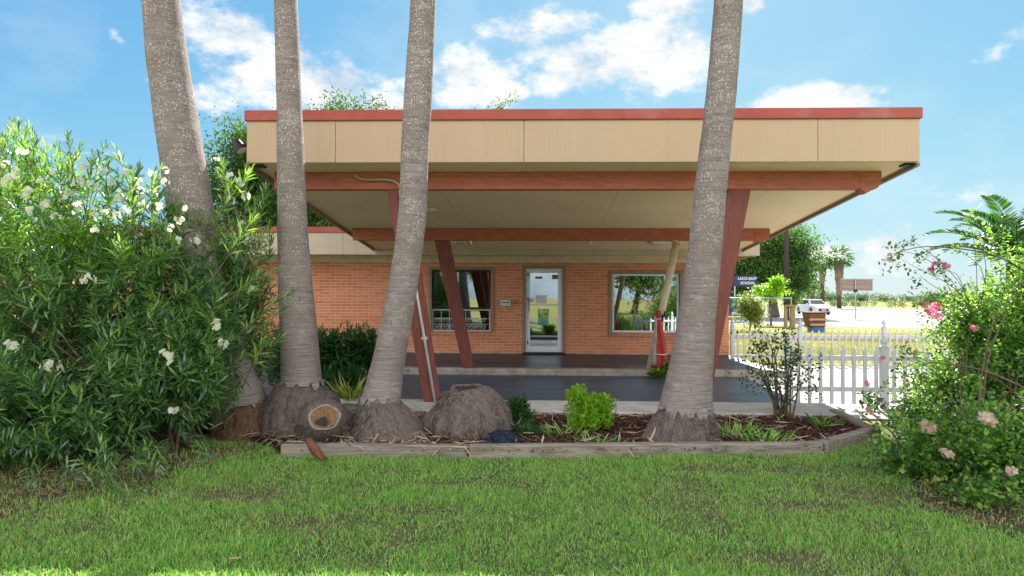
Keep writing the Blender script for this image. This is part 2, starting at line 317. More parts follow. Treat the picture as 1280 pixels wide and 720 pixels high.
def shoot_leaves(name, tips, axes, m, length, Lr, W, mat, parent, spread=(.35, 1.25), droop=(.05, .45), prof=(.75, .9, .3, .65)):
    n = len(tips); axes = unit(axes); ref = unit(np.cross(axes, rdir(n))); r2 = np.cross(axes, ref)
    t = np.tile(np.linspace(0, 1, m), (n, 1)); t = np.clip(t+rng.normal(0, .04, t.shape), 0, 1)
    az = np.tile(np.arange(m)*2.399, (n, 1))+rng.uniform(0, 6.28, (n, 1))
    ln = np.broadcast_to(length, n)[:, None]
    P = tips[:, None]-axes[:, None]*(t*ln)[..., None]
    rad = ref[:, None]*np.cos(az)[..., None]+r2[:, None]*np.sin(az)[..., None]
    ang = spread[0]+(spread[1]-spread[0])*t+rng.normal(0, .15, t.shape)
    D = axes[:, None]*np.cos(ang)[..., None]+rad*np.sin(ang)[..., None]
    L = rng.uniform(*Lr, t.shape)*(.72+.28*np.minimum(1, t*3))
    P = P.reshape(-1, 3); D = D.reshape(-1, 3); L = L.ravel(); k = P[:, 2] > .02
    P, D, L = P[k], D[k], L[k]
    me = leaf_mesh(name, P, D, L, W*L/np.mean(Lr), rng.uniform(*droop, len(P)), .3, None, prof)
    return link(name, me, mat, parent)
def canes(name, base, tips, mat, parent, r0=.02, r1=.006, n=5, wob=.12, sag=.0):
    mb = MB(); base = [Vector(b) for b in base]
    for i, t in enumerate(tips):
        b = base[i % len(base)]; t = Vector(t); d = t-b; pts = []
        w1 = Vector(rng.normal(0, wob, 3)); w2 = Vector(rng.normal(0, wob, 3))
        for q in np.linspace(0, 1, 7):
            pts.append(b+d*q+Vector((0, 0, .35*d.length*q*(1-q)*(1-sag*3)))+w1*math.sin(PI*q)+w2*math.sin(2*PI*q)*.4)
        mb.tube(pts, list(np.linspace(r0, r1, 7)), n, False)
    return mb.build(name, mat, parent, smooth=True)
def cluster_mesh(name, nb, rad, pl, mat):
    Ps, Ds, Us = [], [], []
    for i in range(nb):
        d = unit(rng.normal(0, 1, (1, 3))+[[0, 0, .5]])[0]; c = d*rad*rng.uniform(.3, 1)
        e1 = unit(np.cross(d, rng.normal(0, 1, 3))[None])[0]; e2 = np.cross(d, e1)
        for k in range(5):
            a = k*2*PI/5+rng.uniform(-.1, .1); Ds.append(e1*math.cos(a)+e2*math.sin(a)+d*rng.uniform(.1, .5)); Ps.append(c); Us.append(d)
    n = len(Ps); me = leaf_mesh(name, np.array(Ps), np.array(Ds), rng.uniform(.8, 1.15, n)*pl, pl*.85, rng.uniform(.0, .25, n), -.15, np.array(Us), (.6, 1, .35, .75))
    me.materials.append(mat); return me
def place_part(name, me, parent, loc, s=1, rot=None):
    o = bpy.data.objects.new(name, me); COL.objects.link(o); o.parent = parent; o.location = Vector(loc)-parent.location
    o.scale = (s,)*3; o.rotation_euler = rot or (rng.uniform(-.5, .5), rng.uniform(-.5, .5), rng.uniform(0, 6.28)); return o
def blob(u, v, Y, rx, ry, rz):
    p = at(u, v, Y); return (p.x, p.y, p.z, rx, ry, rz)
def interp(pts, m):
    a = np.array(pts, float); t = np.zeros(len(a)); t[1:] = np.cumsum(np.linalg.norm(np.diff(a[:, :3], axis=0), axis=1))
    tt = np.linspace(0, t[-1], m); out = np.stack([np.interp(tt, t, a[:, i]) for i in range(a.shape[1])], 1)
    k = max(1, m//24)
    for _ in range(3*k): out[1:-1] = .25*out[:-2]+.5*out[1:-1]+.25*out[2:]
    return out
def sheet(name, pts, z, mat, parent=None, kind='structure'):
    me = bpy.data.meshes.new(name); me.from_pydata([(p[0], p[1], z) for p in pts], [], [tuple(range(len(pts)))])
    o = link(name, me, mat, parent)
    if kind: o['kind'] = kind
    return o

# ------------------------------------------------------------------ world, sun
SUNV = Vector((.34, 1.195, 1)).normalized()
sel = math.asin(SUNV.z); saz = math.atan2(SUNV.x, SUNV.y)
W = bpy.data.worlds.new('World'); SC.world = W; W.use_nodes = True
nt = W.node_tree; nt.nodes.clear()
wo = nt.nodes.new('ShaderNodeOutputWorld'); bg = nt.nodes.new('ShaderNodeBackground'); nt.links.new(bg.outputs[0], wo.inputs[0])
sky = nt.nodes.new('ShaderNodeTexSky'); sky.sky_type = 'NISHITA'; sky.sun_disc = False
sky.sun_elevation = sel; sky.sun_rotation = saz; sky.altitude = 0; sky.air_density = 1.0; sky.dust_density = .35; sky.ozone_density = 1.6
bg.inputs[1].default_value = .15
tc = nt.nodes.new('ShaderNodeTexCoord'); dirv = tc.outputs['Generated']
sep = N(nt, 'ShaderNodeSeparateXYZ'); nt.links.new(dirv, sep.inputs[0])
def math_(op, a, b=None, c=None, clamp=False):
    n = N(nt, 'ShaderNodeMath', operation=op); n.use_clamp = clamp
    for i, x in enumerate((a, b, c)):
        if x is None: continue
        if hasattr(x, 'is_output'): nt.links.new(x, n.inputs[i])
        else: n.inputs[i].default_value = x
    return n.outputs[0]
az = math_('ARCTAN2', sep.outputs[0], sep.outputs[1]); el = math_('ARCSINE', sep.outputs[2])
clouds = [(285, 45, 75, 42, 1), (345, 85, 100, 52, 1), (420, 108, 70, 40, 1), (480, 125, 60, 26, .9), (590, 102, 66, 40, 1), (262, 128, 42, 26, .85),
          (680, 32, 80, 26, .9), (735, 78, 95, 36, 1), (820, 68, 85, 52, 1.05), (840, 12, 60, 26, .95), (1005, 132, 95, 24, 1.1), (935, 6, 24, 14, .9),
          (144, 40, 12, 12, .6), (152, 52, 10, 12, .62), (115, 184, 80, 20, .36), (1115, 312, 66, 32, .8), (1040, 318, 60, 22, .7), (400, 200, 120, 50, .7), (1180, 238, 90, 22, .42), (1270, 60, 70, 30, .4), (190, 100, 26, 14, .55)]
for k in range(40):                     # unseen clouds added beside and behind the viewer, to brighten the shaded front
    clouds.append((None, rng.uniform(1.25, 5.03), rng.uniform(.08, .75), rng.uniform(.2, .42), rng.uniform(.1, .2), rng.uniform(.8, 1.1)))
acc = None
for c in clouds:
    if c[0] is None: a0, e0, ra, re, s = c[1:]; a0 = a0 if a0 < PI else a0-2*PI
    else:
        d = ray(c[0], c[1]); a0 = math.atan2(d.x, d.y); e0 = math.asin(d.z); q = 1/(1+((c[0]-640)/800)**2); ra = c[2]/800*q; re = c[3]/800*math.sqrt(q); s = c[4]
    x = math_('MULTIPLY', math_('SUBTRACT', az, a0), 1/ra); y = math_('MULTIPLY', math_('SUBTRACT', el, e0), 1/re)
    r2 = math_('MULTIPLY_ADD', x, x, math_('MULTIPLY', y, y))
    g = math_('MULTIPLY', math_('SUBTRACT', 1, math_('MULTIPLY', r2, .55), None, True), s)
    acc = g if acc is None else math_('MAXIMUM', acc, g)
mpw = N(nt, 'ShaderNodeMapping'); mpw.inputs['Scale'].default_value = (1, 1, 1.7); nt.links.new(dirv, mpw.inputs[0])
f1 = nz(nt, mpw.outputs[0], 8.5, 11, .66); f2 = nz(nt, mpw.outputs[0], 3.4, 5, .55); f3 = nz(nt, mpw.outputs[0], 24, 6, .6)
dens = math_('ADD', acc, math_('MULTIPLY', math_('SUBTRACT', f1, .5), 1.9)); dens = math_('ADD', dens, math_('MULTIPLY', math_('SUBTRACT', f3, .5), 1.15))
dens = math_('ADD', dens, math_('MULTIPLY', math_('SUBTRACT', f2, .5), .7))
mr = N(nt, 'ShaderNodeMapRange', interpolation_type='SMOOTHSTEP'); mr.inputs[1].default_value = .36; mr.inputs[2].default_value = 1.02; nt.links.new(dens, mr.inputs[0])
wisp = math_('MULTIPLY', math_('SUBTRACT', nz(nt, mpw.outputs[0], 2.1, 8, .65), .47, None, True), 1.1)
cov = math_('MAXIMUM', mr.outputs[0], wisp)
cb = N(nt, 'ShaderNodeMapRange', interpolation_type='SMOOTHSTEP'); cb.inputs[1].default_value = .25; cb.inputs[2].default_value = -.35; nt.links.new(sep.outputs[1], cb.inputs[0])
ccol = mixc(nt, cb.outputs[0], ramp(nt, f1, [(.36, (1.62, 1.78, 1.95)), (.55, (2.38, 2.38, 2.38))]), (10.6, 10.2, 9.6))     # those behind the viewer are made extra bright to light the shaded front
def vm(op, a, b):
    n = N(nt, 'ShaderNodeVectorMath', operation=op)
    for i, x in enumerate((a, b)):
        if hasattr(x, 'is_output'): nt.links.new(x, n.inputs[i])
        else: n.inputs[i].default_value = x
    return n.outputs[0]
soft = vm('DIVIDE', vm('MULTIPLY', sky.outputs[0], (.215, .51, 1.62)), vm('ADD', vm('MULTIPLY', sky.outputs[0], (.05, .167, .671)), (1, 1, 1)))   # tone compression keeps the sky near the sun from burning out
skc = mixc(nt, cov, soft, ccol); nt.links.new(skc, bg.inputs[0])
sl = bpy.data.lights.new('sun', 'SUN'); sl.energy = 4.6; sl.angle = R(.53); sl.color = (1, .95, .86)
so = bpy.data.objects.new('sun', sl); COL.objects.link(so); so.rotation_euler = SUNV.to_track_quat('Z', 'Y').to_euler(); so.location = SUNV*60
SC.view_settings.view_transform = 'Standard'; SC.view_settings.look = 'None'; SC.view_settings.exposure = 1.58; SC.view_settings.gamma = 1
SC.view_settings.use_curve_mapping = False

# ================================================================== SETTING
WALL = 16.4; SW = .12; YK0, YK1, YD1 = 8.35, 9.25, 12.97
def rect(x0, x1, y0, y1): return [(x0, y0), (x1, y0), (x1, y1), (x0, y1)]
sheet('ground', rect(-500, 500, -300, 900), -.012, M['field'])
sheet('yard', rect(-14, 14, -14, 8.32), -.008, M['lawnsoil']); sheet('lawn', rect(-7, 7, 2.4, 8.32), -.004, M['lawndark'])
sheet('driveway', rect(-24, 4.22, YK1, YD1), .0, M['asphalt'])
padp = [(4.22, 6.9), (12, 6.9), (12, 14.7), (4.22, 14.7)]
sheet('concrete_pad', [(4.22, 8.6), (12, 7.6), (13, 15.2), (4.22, 15.2)], -.001, M['paleconc'])
k = MB(); k.box(-3.9, 4.22, YK0, YK1, -.05, .10); k.build('kerb', M['concrete'], bevel=.015)['kind'] = 'structure'
# raised walk: sealed top, bare concrete face with a ragged seal line
k = MB(); k.box(-3.95, 5.05, YD1+.10, WALL-.004, -.05, SW); k.build('walkway', M['walkseal'], bevel=.01)['kind'] = 'structure'
mb = MB(); xs = np.linspace(-3.95, 5.05, 70); top = []
for x in xs:
    w = .16+.05*noise.noise(Vector((x*2.1, 3, 0)))+.03*noise.noise(Vector((x*7, 9, 0))); top.append(w)
vs = []
for x, w in zip(xs, top):
    b = .025*max(0, noise.noise(Vector((x*3, 1, 5))))
    vs += [(x, YD1, -.03), (x, YD1, SW-.02), (x, YD1+.02, SW+.004), (x, YD1+w+.1, SW+.004)]
mb.add(vs, [(i*4+j, (i+1)*4+j, (i+1)*4+j+1, i*4+j+1) for i in range(len(xs)-1) for j in range(3)])
mb.build('walkway_kerb', M['kerb'])['kind'] = 'structure'
# bright road and verge beyond the fence
rp = [gp(905, 404), gp(1110, 410), gp(1500, 414), gp(1800, 398), gp(1240, 391.5), gp(1130, 386.5), gp(1010, 381.0), gp(994, 380.5), gp(985, 385), gp(940, 392)]
sheet('road', rp, -.004, M['road'])
sheet('verge_path', [gp(905, 419), gp(1000, 421), gp(1200, 425), gp(1500, 430), gp(1500, 434), gp(1200, 429), gp(1000, 425), gp(905, 423)], -.003, M['soil'])

# planting bed soil
tl = [gp(350, 572), gp(585, 573), gp(1030, 569), gp(1102, 548), gp(1046, 523)]
bed = [tl[0]+Vector((-1.5, 1.1, 0)), tl[0]+Vector((-.25, .42, 0)), tl[0]+Vector((0, .02, 0)), tl[1], tl[2], tl[3], tl[4], Vector((4.2, YK0-.01, 0)), Vector((-3.9, YK0-.01, 0)), Vector((-5, YK0-.3, 0))]
bm = bmesh.new(); f = bm.faces.new([bm.verts.new((p.x, p.y, .05)) for p in bed])
bmesh.ops.triangulate(bm, faces=[f]); bmesh.ops.subdivide_edges(bm, edges=bm.edges, cuts=24, use_grid_fill=True)
for v in bm.verts: v.co.z = .055+.035*noise.noise(v.co*1.7)+.02*noise.noise(v.co*6)
me = bpy.data.meshes.new('planting_bed'); bm.to_mesh(me); bm.free()
o = link('planting_bed', me, M['mulch']); o['kind'] = 'structure'
def in_poly(x, y, pts):
    r = np.zeros(len(x), bool); n = len(pts)
    for i in range(n):
        a, b = pts[i], pts[(i+1) % n]
        c = ((a[1] > y) != (b[1] > y)) & (x < (b[0]-a[0])*(y-a[1])/(b[1]-a[1]+1e-12)+a[0]); r ^= c
    return r
soilL = [gp(-60, 590), gp(60, 575), gp(230, 560), gp(318, 560), gp(285, 578), gp(200, 600), gp(120, 622), gp(20, 645), gp(-120, 670)]
sheet('shrub_soil', [(p.x, p.y) for p in [gp(-60, 540), gp(200, 530), gp(330, 552)]+soilL[3:]+[Vector((-9, 4.4, 0)), Vector((-9, 8, 0))]], .001, M['soil'])
soilR = [gp(1140, 596), gp(1190, 575), gp(1290, 560), gp(1420, 600), gp(1420, 690), gp(1290, 668), gp(1210, 655), gp(1150, 632)]
sheet('bare_soil', soilR, .001, M['soil'])

# ================================================================== BUILDING
bX0, bX1 = -16.0, at(911, 420, WALL).x
B = empty('brick_building', (0, WALL, 0), 'low orange brick office building with cream roof band behind the canopy', 'building')
FX = lambda u: at(u, 390, WALL).x
FZ = lambda u, v: at(u, v, WALL).z
# openings: x0,x1,z0,z1 (brick opening)
dX = (FX(654), FX(706)); dT = FZ(680, 333)
oL = (FX(538.5), FX(613), FZ(575, 414), FZ(575, 337)); oR = (FX(762), FX(850), FZ(806, 416), FZ(806, 342))
op = [oL, (dX[0], dX[1], SW, dT), oR]; ZT = 3.0; T = .22
w = MB(); xs = sorted({bX0, bX1, *[o[0] for o in op], *[o[1] for o in op]})
for i in range(len(xs)-1):
    a, b = xs[i], xs[i+1]; hit = [o for o in op if o[0] <= a+1e-6 and o[1] >= b-1e-6]
    if not hit: w.box(a, b, WALL, WALL+T, -.02, ZT)
    else:
        o = hit[0]; w.box(a, b, WALL, WALL+T, o[3], ZT)
        if o[2] > SW+.01: w.box(a, b, WALL, WALL+T, -.02, o[2])
w.box(bX1-T, bX1, WALL+T, WALL+11, -.02, ZT); w.box(bX0, bX0+T, WALL+T, WALL+11, -.02, ZT); w.box(bX0, bX1, WALL+11, WALL+11+T, -.02, ZT)
w.build('wall', M['brick'], B)
r = MB(); r.box(bX0-.8, bX1+.75, WALL-.72, WALL+12, 3.12, 3.25); r.build('roof', M['roofshingle'], B)
zt = at(360, 283.5, WALL-.8).z; zb = at(360, 318, WALL-.8).z; zr = at(360, 290.5, WALL-.8).z
x0, x1 = bX0-.85, at(950, 315, WALL-.8).x
fa = MB()
px = x0
while px < x1-.01:
    q = min(x1, px+2.44); fa.box(px, q-.004, WALL-.80, WALL-.74, zb, zr); px = q
fa.box(x1-.06, x1, WALL-.738, WALL+12, zb, zr)
fa.build('roof_fascia', M['bfascia'], B, .004)
tr = MB(); tr.box(x0-.02, x1+.02, WALL-.825, WALL-.73, zr-.006, zt); tr.box(x1-.07, x1+.02, WALL-.728, WALL+12, zr-.006, zt); tr.build('roof_trim', M['redtrim'], B, .006)
s = MB(); s.box(x0, x1-.062, WALL-.738, WALL+.0-.003, zb+.03, zb+.05); s.build('eave_soffit', M['soffit'], B)
s = MB(); s.box(bX0, bX1-.002, WALL-.045, WALL-.003, at(700, 328.5, WALL).z, zb+.028); s.build('wall_frieze', M['cream'], B, .004)
it = MB(); it.box(bX0+.3, bX1-.3, WALL+4.6, WALL+4.7, 0, 2.9); it.box(bX0+.3, bX1-.3, WALL+T+.01, WALL+4.6, 2.75, 2.8); it.box(bX0+.3, bX1-.3, WALL+T+.01, WALL+4.6, SW-.06, SW)
it.build('interior', M['interior'], B)
st = MB(); st.box(-3.5, bX1-.01, WALL-.035, WALL-.002, SW+.004, SW+.03); st.build('wall_base', M['kerb'], B, .004)
def frame_ring(mb, x0, x1, z0, z1, t, y0, y1, bottom=True, tb=None):
    mb.box(x0, x0+t, y0, y1, z0, z1); mb.box(x1-t, x1, y0, y1, z0, z1); mb.box(x0+t, x1-t, y0, y1, z1-t, z1)
    if bottom: mb.box(x0+t, x1-t, y0, y1, z0, z0+(tb or t))
# --- left window: dark upper pane over a latticed lower panel
def rowlock(parent, x0, x1, z):
    mb = MB(); n = int((x1-x0)/.075); d = (x1-x0)/n
    for i in range(n): mb.box(x0+i*d+.004, x0+(i+1)*d-.004, WALL-.028, WALL+.08, z-.105, z-.006)
    mb.build('brick_sill', M['brick'], parent, .004)
    mb = MB(); mb.box(x0, x1, WALL-.018, WALL+.08, z-.112, z-.108); mb.build('mortar_bed', M['concrete'], parent)
x0, x1, z0, z1 = oL
cz = MB(); frame_ring(cz, x0-.05, x1+.09, z0-.0, z1+.07, .075, WALL-.03, WALL+.05, False)
WL = cz.build('window', M['tanpaint'], B, .006); tag(WL, 'window with dark upper pane and white lattice below')
zm = FZ(575, 386.5); fr = MB(); frame_ring(fr, x0+.026, x1-.006, zm, z1-.006, .05, WALL+.03, WALL+.09); fr.build('frame', M['dark'], WL, .004)
g = MB(); g.box(x0+.07, x1-.05, WALL+.06, WALL+.066, zm+.04, z1-.05); g.build('pane', M['glass'], WL)
lt = MB(); frame_ring(lt, x0+.026, x1-.006, z0+.004, zm-.004, .028, WALL+.02, WALL+.07)
xm = (x0+x1)/2+.02
lt.box(xm-.018, xm+.018, WALL+.025, WALL+.065, z0+.03, zm-.03)
for i in range(1, 5): lt.box(x0+.05+i*.21, x0+.062+i*.21, WALL+.03, WALL+.045, z0+.03, zm-.03)
for i in range(1, 3): lt.box(x0+.05, x1-.03, WALL+.0455, WALL+.055, z0+.03+i*.145, z0+.042+i*.145)
for i in range(26):                                   # scrolled iron-like pattern in the lower panel
    cx = x0+.11+(i % 13)*.105; czz = z0+.10+(i//13)*.18; pts = [(cx+.045*math.cos(a)*(1-a/14), WALL+.05, czz+.075*math.sin(a)*(1-a/14)) for a in np.linspace(0, 9, 16)]
    if cx < x1-.08: lt.tube(pts, .0055, 5)
lt.build('lattice', M['pipe'], WL)
g = MB(); g.box(x0+.05, x1-.03, WALL+.075, WALL+.08, z0+.03, zm-.03); g.build('pane', M['glass'], WL)
rowlock(WL, x0-.02, x1+.02, z0)
cv = MB(); vs = []; n = 60
for i in range(n):
    x = x0+.08+(x1-x0-.14)*i/(n-1); yy = WALL+.34+.03*math.sin(i*.9); vs += [(x, yy, z1-.02), (x, yy+.015, z1-.33-.10*abs(math.sin(i*.22)))]
cv.add(vs, [(2*i, 2*i+2, 2*i+3, 2*i+1) for i in range(n-1)]); cv.build('valance', M['greycloth'], WL)
for sgn, xa in ((1, x0+.08), (-1, x1-.06)):
    cv = MB(); vs = []
    for i in range(12):
        q = i/11; vs += [(xa+sgn*q*.34, WALL+.40+.02*math.sin(i*2), z1-.2), (xa+sgn*q*.20, WALL+.40+.02*math.sin(i*2), zm+.02)]
    cv.add(vs, [(2*i, 2*i+2, 2*i+3, 2*i+1) for i in range(11)]); cv.build('curtain', M['tanpaint'], WL)
# --- right window
x0, x1, z0, z1 = oR
cz = MB(); frame_ring(cz, x0-.02, x1+.07, z0-.10, z1+.08, .085, WALL-.03, WALL+.05, False)
WR = cz.build('window', M['tanpaint'], B, .006); tag(WR, 'large single window with white frame')
fr = MB(); frame_ring(fr, x0+.068, x1-.02, z0+.004, z1-.008, .05, WALL+.02, WALL+.09); fr.build('frame', M['alu'], WR, .005)
g = MB(); g.box(x0+.11, x1-.06, WALL+.06, WALL+.066, z0+.045, z1-.05); g.build('pane', M['glass'], WR)
rowlock(WR, x0+.066, x1-.018, z0)
cv = MB(); vs = []
for i in range(70):
    x = x0+.12+(x1-x0-.2)*i/69; yy = WALL+.3+.025*math.sin(i*.8); q = abs(i/34.5-1); vs += [(x, yy, z1-.03), (x, yy+.01, z1-.16-.24*q**1.6-.03*math.sin(i*.5))]
cv.add(vs, [(2*i, 2*i+2, 2*i+3, 2*i+1) for i in range(69)]); cv.build('valance', M['greycloth'], WR)
# --- door
x0, x1 = dX; z1 = dT
cz = MB(); frame_ring(cz, x0-.01, x1+.01, SW+.005, z1+.02, .075, WALL-.03, WALL+.10, False)
DC = cz.build('door', M['tanpaint'], B, .006); tag(DC, 'white framed glass door with notices')
fr = MB(); a, b = x0+.067, x1-.067; frame_ring(fr, a, b, SW+.05, z1-.058, .045, WALL+.0, WALL+.08, True); fr.build('jamb', M['alu'], DC, .005)
fr = MB(); frame_ring(fr, a+.05, b-.05, SW+.10, z1-.107, .06, WALL+.012, WALL+.055, True, .09); zmid = FZ(680, 381); fr.box(a+.11, b-.11, WALL+.014, WALL+.052, zmid-.018, zmid+.018); fr.build('door_leaf', M['alu'], DC, .004)
g = MB(); g.box(a+.105, b-.105, WALL+.03, WALL+.036, SW+.18, z1-.16); g.build('pane', M['doorglass'], DC)
th = MB(); th.box(x0-.02, x1+.02, WALL-.16, WALL-.036, SW+.002, SW+.045); th.build('threshold', M['dark'], DC, .01)
h = MB(); h.tube([(a+.082, WALL+.01, zmid-.16), (a+.082, WALL-.04, zmid-.15), (a+.082, WALL-.04, zmid+.12), (a+.082, WALL+.01, zmid+.13)], .011, 8); h.build('handle', M['dark'], DC, smooth=True)
for zz in (SW+.25, zmid+.1, z1-.25):
    h = MB(); h.box(a+.036, a+.066, WALL-.012, WALL-.001, zz, zz+.09); h.build('hinge', M['dark'], DC, .003)
def quad(name, u0, v0, u1, v1, mat, parent, y=WALL+.026, th_=.003):
    p, q = at(u0, v1, y), at(u1, v0, y); m = MB(); m.box(p.x, q.x, y-th_, y, p.z, q.z); return m.build(name, mat, parent)
def postermat():
    m, nt, out = nt_new('poster_print'); v = coords(nt, (1, 1, 1)); f = nz(nt, coords(nt, (4, 4, 7)), 1.5, 3)
    c = ramp(nt, f, [(.25, (.03, .10, .32)), (.42, (.08, .30, .55)), (.5, (.10, .34, .08)), (.6, (.42, .48, .06)), (.72, (.7, .72, .75))]); nt.nodes[-2]
    bsdf(nt, out, c, .5, .3); return m
M['poster'] = postermat()
quad('poster', 672.3, 386.5, 686, 406.5, M['poster'], DC); quad('notice', 669.5, 369, 683.5, 379.5, M['paper'], DC)
quad('sticker', 669, 345.5, 678, 348.5, M['redtrim'], DC); quad('sticker', 690, 343.5, 698, 349, M['redtrim'], DC); quad('notice', 662.5, 373, 668, 378, M['paper'], DC)
# --- wall fittings
p, q = at(625.3, 382.5, WALL), at(639, 374.8, WALL); m = MB(); m.box(p.x, q.x, WALL-.06, WALL-.002, p.z, q.z); sb = m.build('drop_box', M['pipe'], B, .012, seg=2)
m = MB(); m.box(p.x+.05, q.x-.05, WALL-.066, WALL-.0605, p.z+.08, p.z+.1); m.build('slot', M['dark'], sb)
p = at(632, 387.5, WALL); m = MB(); m.box(p.x-.03, p.x+.03, WALL-.02, WALL-.002, p.z-.03, p.z+.03); m.build('wall_socket', M['cream'], B, .006)
p = at(645, 378, WALL); m = MB(); m.box(p.x-.03, p.x+.03, WALL-.018, WALL-.002, p.z-.045, p.z+.045); m.build('bell_push', M['stone'], B, .006)
# --- things on the window sills inside
def sill_thing(name, label, cat, u, v, parts, yy=WALL+.28):
    p = at(u, v, yy); e = empty(name, p, label, cat)
    for nm, prof, mat in parts: mb = MB(); mb.lathe(p, prof, 16); mb.build(nm, M[mat], e, smooth=True)
    b = MB(); b.box(p.x-.12, p.x+.12, yy-.09, yy+.09, p.z-.02, p.z-.002); return e
lx0, lx1, lz0, lz1 = oL
sh = MB(); sh.box(lx0+.03, lx1-.03, WALL+.21, WALL+.50, zm-.03, zm+.005); sh.build('inner_shelf', M['tanpaint'], WL)
def on_shelf(name, label, cat, u, parts):
    p = at(u, 385, WALL+.30); p.z = zm+.006; e = empty(name, p, label, cat)
    for nm, prof, mat in parts: mb = MB(); mb.lathe(p, prof, 14); mb.build(nm, M[mat], e, smooth=True)
on_shelf('figurine', 'dark figurine with pale front at the left end inside the dark window', 'figurine', 546, [('body', [(.10, 0), (.12, .03), (.11, .14), (.07, .24), (.05, .28), (.075, .33), (.07, .38), (.0, .41)], 'black'), ('face_patch', [(.05, .12), (.125, .14), (.118, .19), (.05, .21)], 'paper')])
on_shelf('bottle', 'pale blue bottle on the shelf inside the dark window', 'bottle', 558, [('body', [(.07, 0), (.075, .02), (.07, .13), (.03, .17), (.028, .22)], 'pipe'), ('cap', [(.032, .22), (.032, .26), (.0, .262)], 'redtrim')])
on_shelf('round_pot', 'dark round pot on the shelf right of the slanting post', 'pot', 587, [('body', [(.09, 0), (.14, .06), (.14, .12), (.10, .17), (.08, .17), (.07, .15)], 'black'), ('rim', [(.105, .165), (.108, .18), (.085, .18)], 'dark')])
on_shelf('cup', 'blue cup at the right end inside the dark window', 'cup', 606, [('body', [(.06, 0), (.075, .02), (.085, .14), (.078, .14), (.07, .03)], 'blue'), ('band', [(.083, .10), (.087, .105), (.087, .12), (.083, .124)], 'skyblue')])
rx0, rx1, rz0, rz1 = oR
sh = MB(); sh.box(rx0+.05, rx1-.05, WALL+.21, WALL+.50, rz0-.03, rz0+.03); sh.build('inner_shelf', M['tanpaint'], WR)
p = at(776, 411, WALL+.32); p.z = rz0+.032; e = empty('statue', p, 'dark standing statue with round head inside the large window', 'statue')
mb = MB(); mb.lathe(p, [(.13, 0), (.15, .03), (.16, .2), (.13, .36), (.15, .44), (.10, .5), (.05, .53)], 16); mb.build('body', M['black'], e, smooth=True)
mb = MB(); mb.lathe(p+Vector((0, 0, .53)), [(.05, 0), (.10, .05), (.115, .12), (.09, .2), (.0, .23)], 16); mb.build('head', M['dark'], e, smooth=True)

# ================================================================== CANOPY
YF = 8.5; SL = .092
cXL, cXR = at(308, 198, YF).x, at(1150, 205, YF).x
ZF = (at(308, 198, YF).z+at(1150, 205, YF).z)/2; ZR = at(730, 149.5, YF).z; ZTOP = at(730, 136.5, YF).z
soff = lambda y: ZF+.0-(y-YF)*SL
CN = empty('entrance_canopy', (.6, YF, 0), 'wide cream drive-through canopy with red trim on slanting red posts', 'canopy')
seams = [cXL, at(414*.3125+290, 160, YF).x, at(655, 160, YF).x, at(890, 160, YF).x, at(1022.5, 160, YF).x, cXR]
f = MB()
for a, b in zip(seams, seams[1:]): f.box(a+.003, b-.003, YF, YF+.035, ZF-.012, ZR)
f.build('fascia', M['fascia'], CN, .003)
f = MB(); f.box(cXL+.02, cXR-.02, YF+.036, YF+.06, ZF, ZR); f.build('fascia_backing', M['dark'], CN)
yb = WALL-.83
for xs_, nm in ((cXL, 'side_fascia'), (cXR-.035, 'side_fascia')):
    f = MB(); y0 = YF+.062; f.hexa([(xs_, y0, soff(y0)-.01), (xs_+.035, y0, soff(y0)-.01), (xs_+.035, yb, soff(yb)-.01), (xs_, yb, soff(yb)-.01)],
                            [(xs_, y0, ZR), (xs_+.035, y0, ZR), (xs_+.035, yb, ZR-.1), (xs_, yb, ZR-.1)]); f.build(nm, M['fascia'], CN)
tr = MB(); tr.box(cXL-.025, cXR+.025, YF-.03, YF+.09, ZR-.004, ZTOP)
for xs_ in (cXL-.025, cXR-.065): tr.hexa([(xs_, YF+.092, ZR-.004), (xs_+.09, YF+.092, ZR-.004), (xs_+.09, yb, ZR-.104), (xs_, yb, ZR-.104)], [(xs_, YF+.092, ZTOP), (xs_+.09, YF+.092, ZTOP), (xs_+.09, yb, ZTOP-.1), (xs_, yb, ZTOP-.1)])
tr.build('roof_trim', M['redtrim'], CN, .008)
rf = MB(); rf.hexa([(cXL+.03, YF+.1, ZR-.02), (cXR-.03, YF+.1, ZR-.02), (cXR-.03, yb, ZR-.13), (cXL+.03, yb, ZR-.13)], [(cXL+.03, YF+.1, ZR+.03), (cXR-.03, YF+.1, ZR+.03), (cXR-.03, yb, ZR-.07), (cXL+.03, yb, ZR-.07)]); rf.build('roof_deck', M['roofshingle'], CN)
# soffit panels with open seams
sx = [cXL+.036, -1.4, 1.35, at(1010, 215, 8.6).x, cXR-.036]; ye = WALL-.05; s = MB(); ys = [YF+.062, 11.0, 13.6, ye]
for a, b in zip(sx, sx[1:]):
    for c, d in zip(ys, ys[1:]): s.hexa([(a+.003, c+.002, soff(c)), (b-.003, c+.002, soff(c)), (b-.003, d-.002, soff(d)), (a+.003, d-.002, soff(d))], [(a+.003, c+.002, soff(c)+.02), (b-.003, c+.002, soff(c)+.02), (b-.003, d-.002, soff(d)+.02), (a+.003, d-.002, soff(d)+.02)])
s.build('soffit', M['soffit'], CN)
for sgn, xx in ((-1, cXL), (1, cXR)):            # thin dark drip board under each side
    f = MB(); xo = xx+sgn*.01; y0, y1 = YF+.05, yb
    f.hexa([(xo-.022, y0, soff(y0)-.055), (xo+.022, y0, soff(y0)-.055), (xo+.022, y1, soff(y1)-.055), (xo-.022, y1, soff(y1)-.055)], [(xo-.022, y0, soff(y0)-.012), (xo+.022, y0, soff(y0)-.012), (xo+.022, y1, soff(y1)-.012), (xo-.022, y1, soff(y1)-.012)])
    f.build('edge_board', M['tanpaint'], CN)
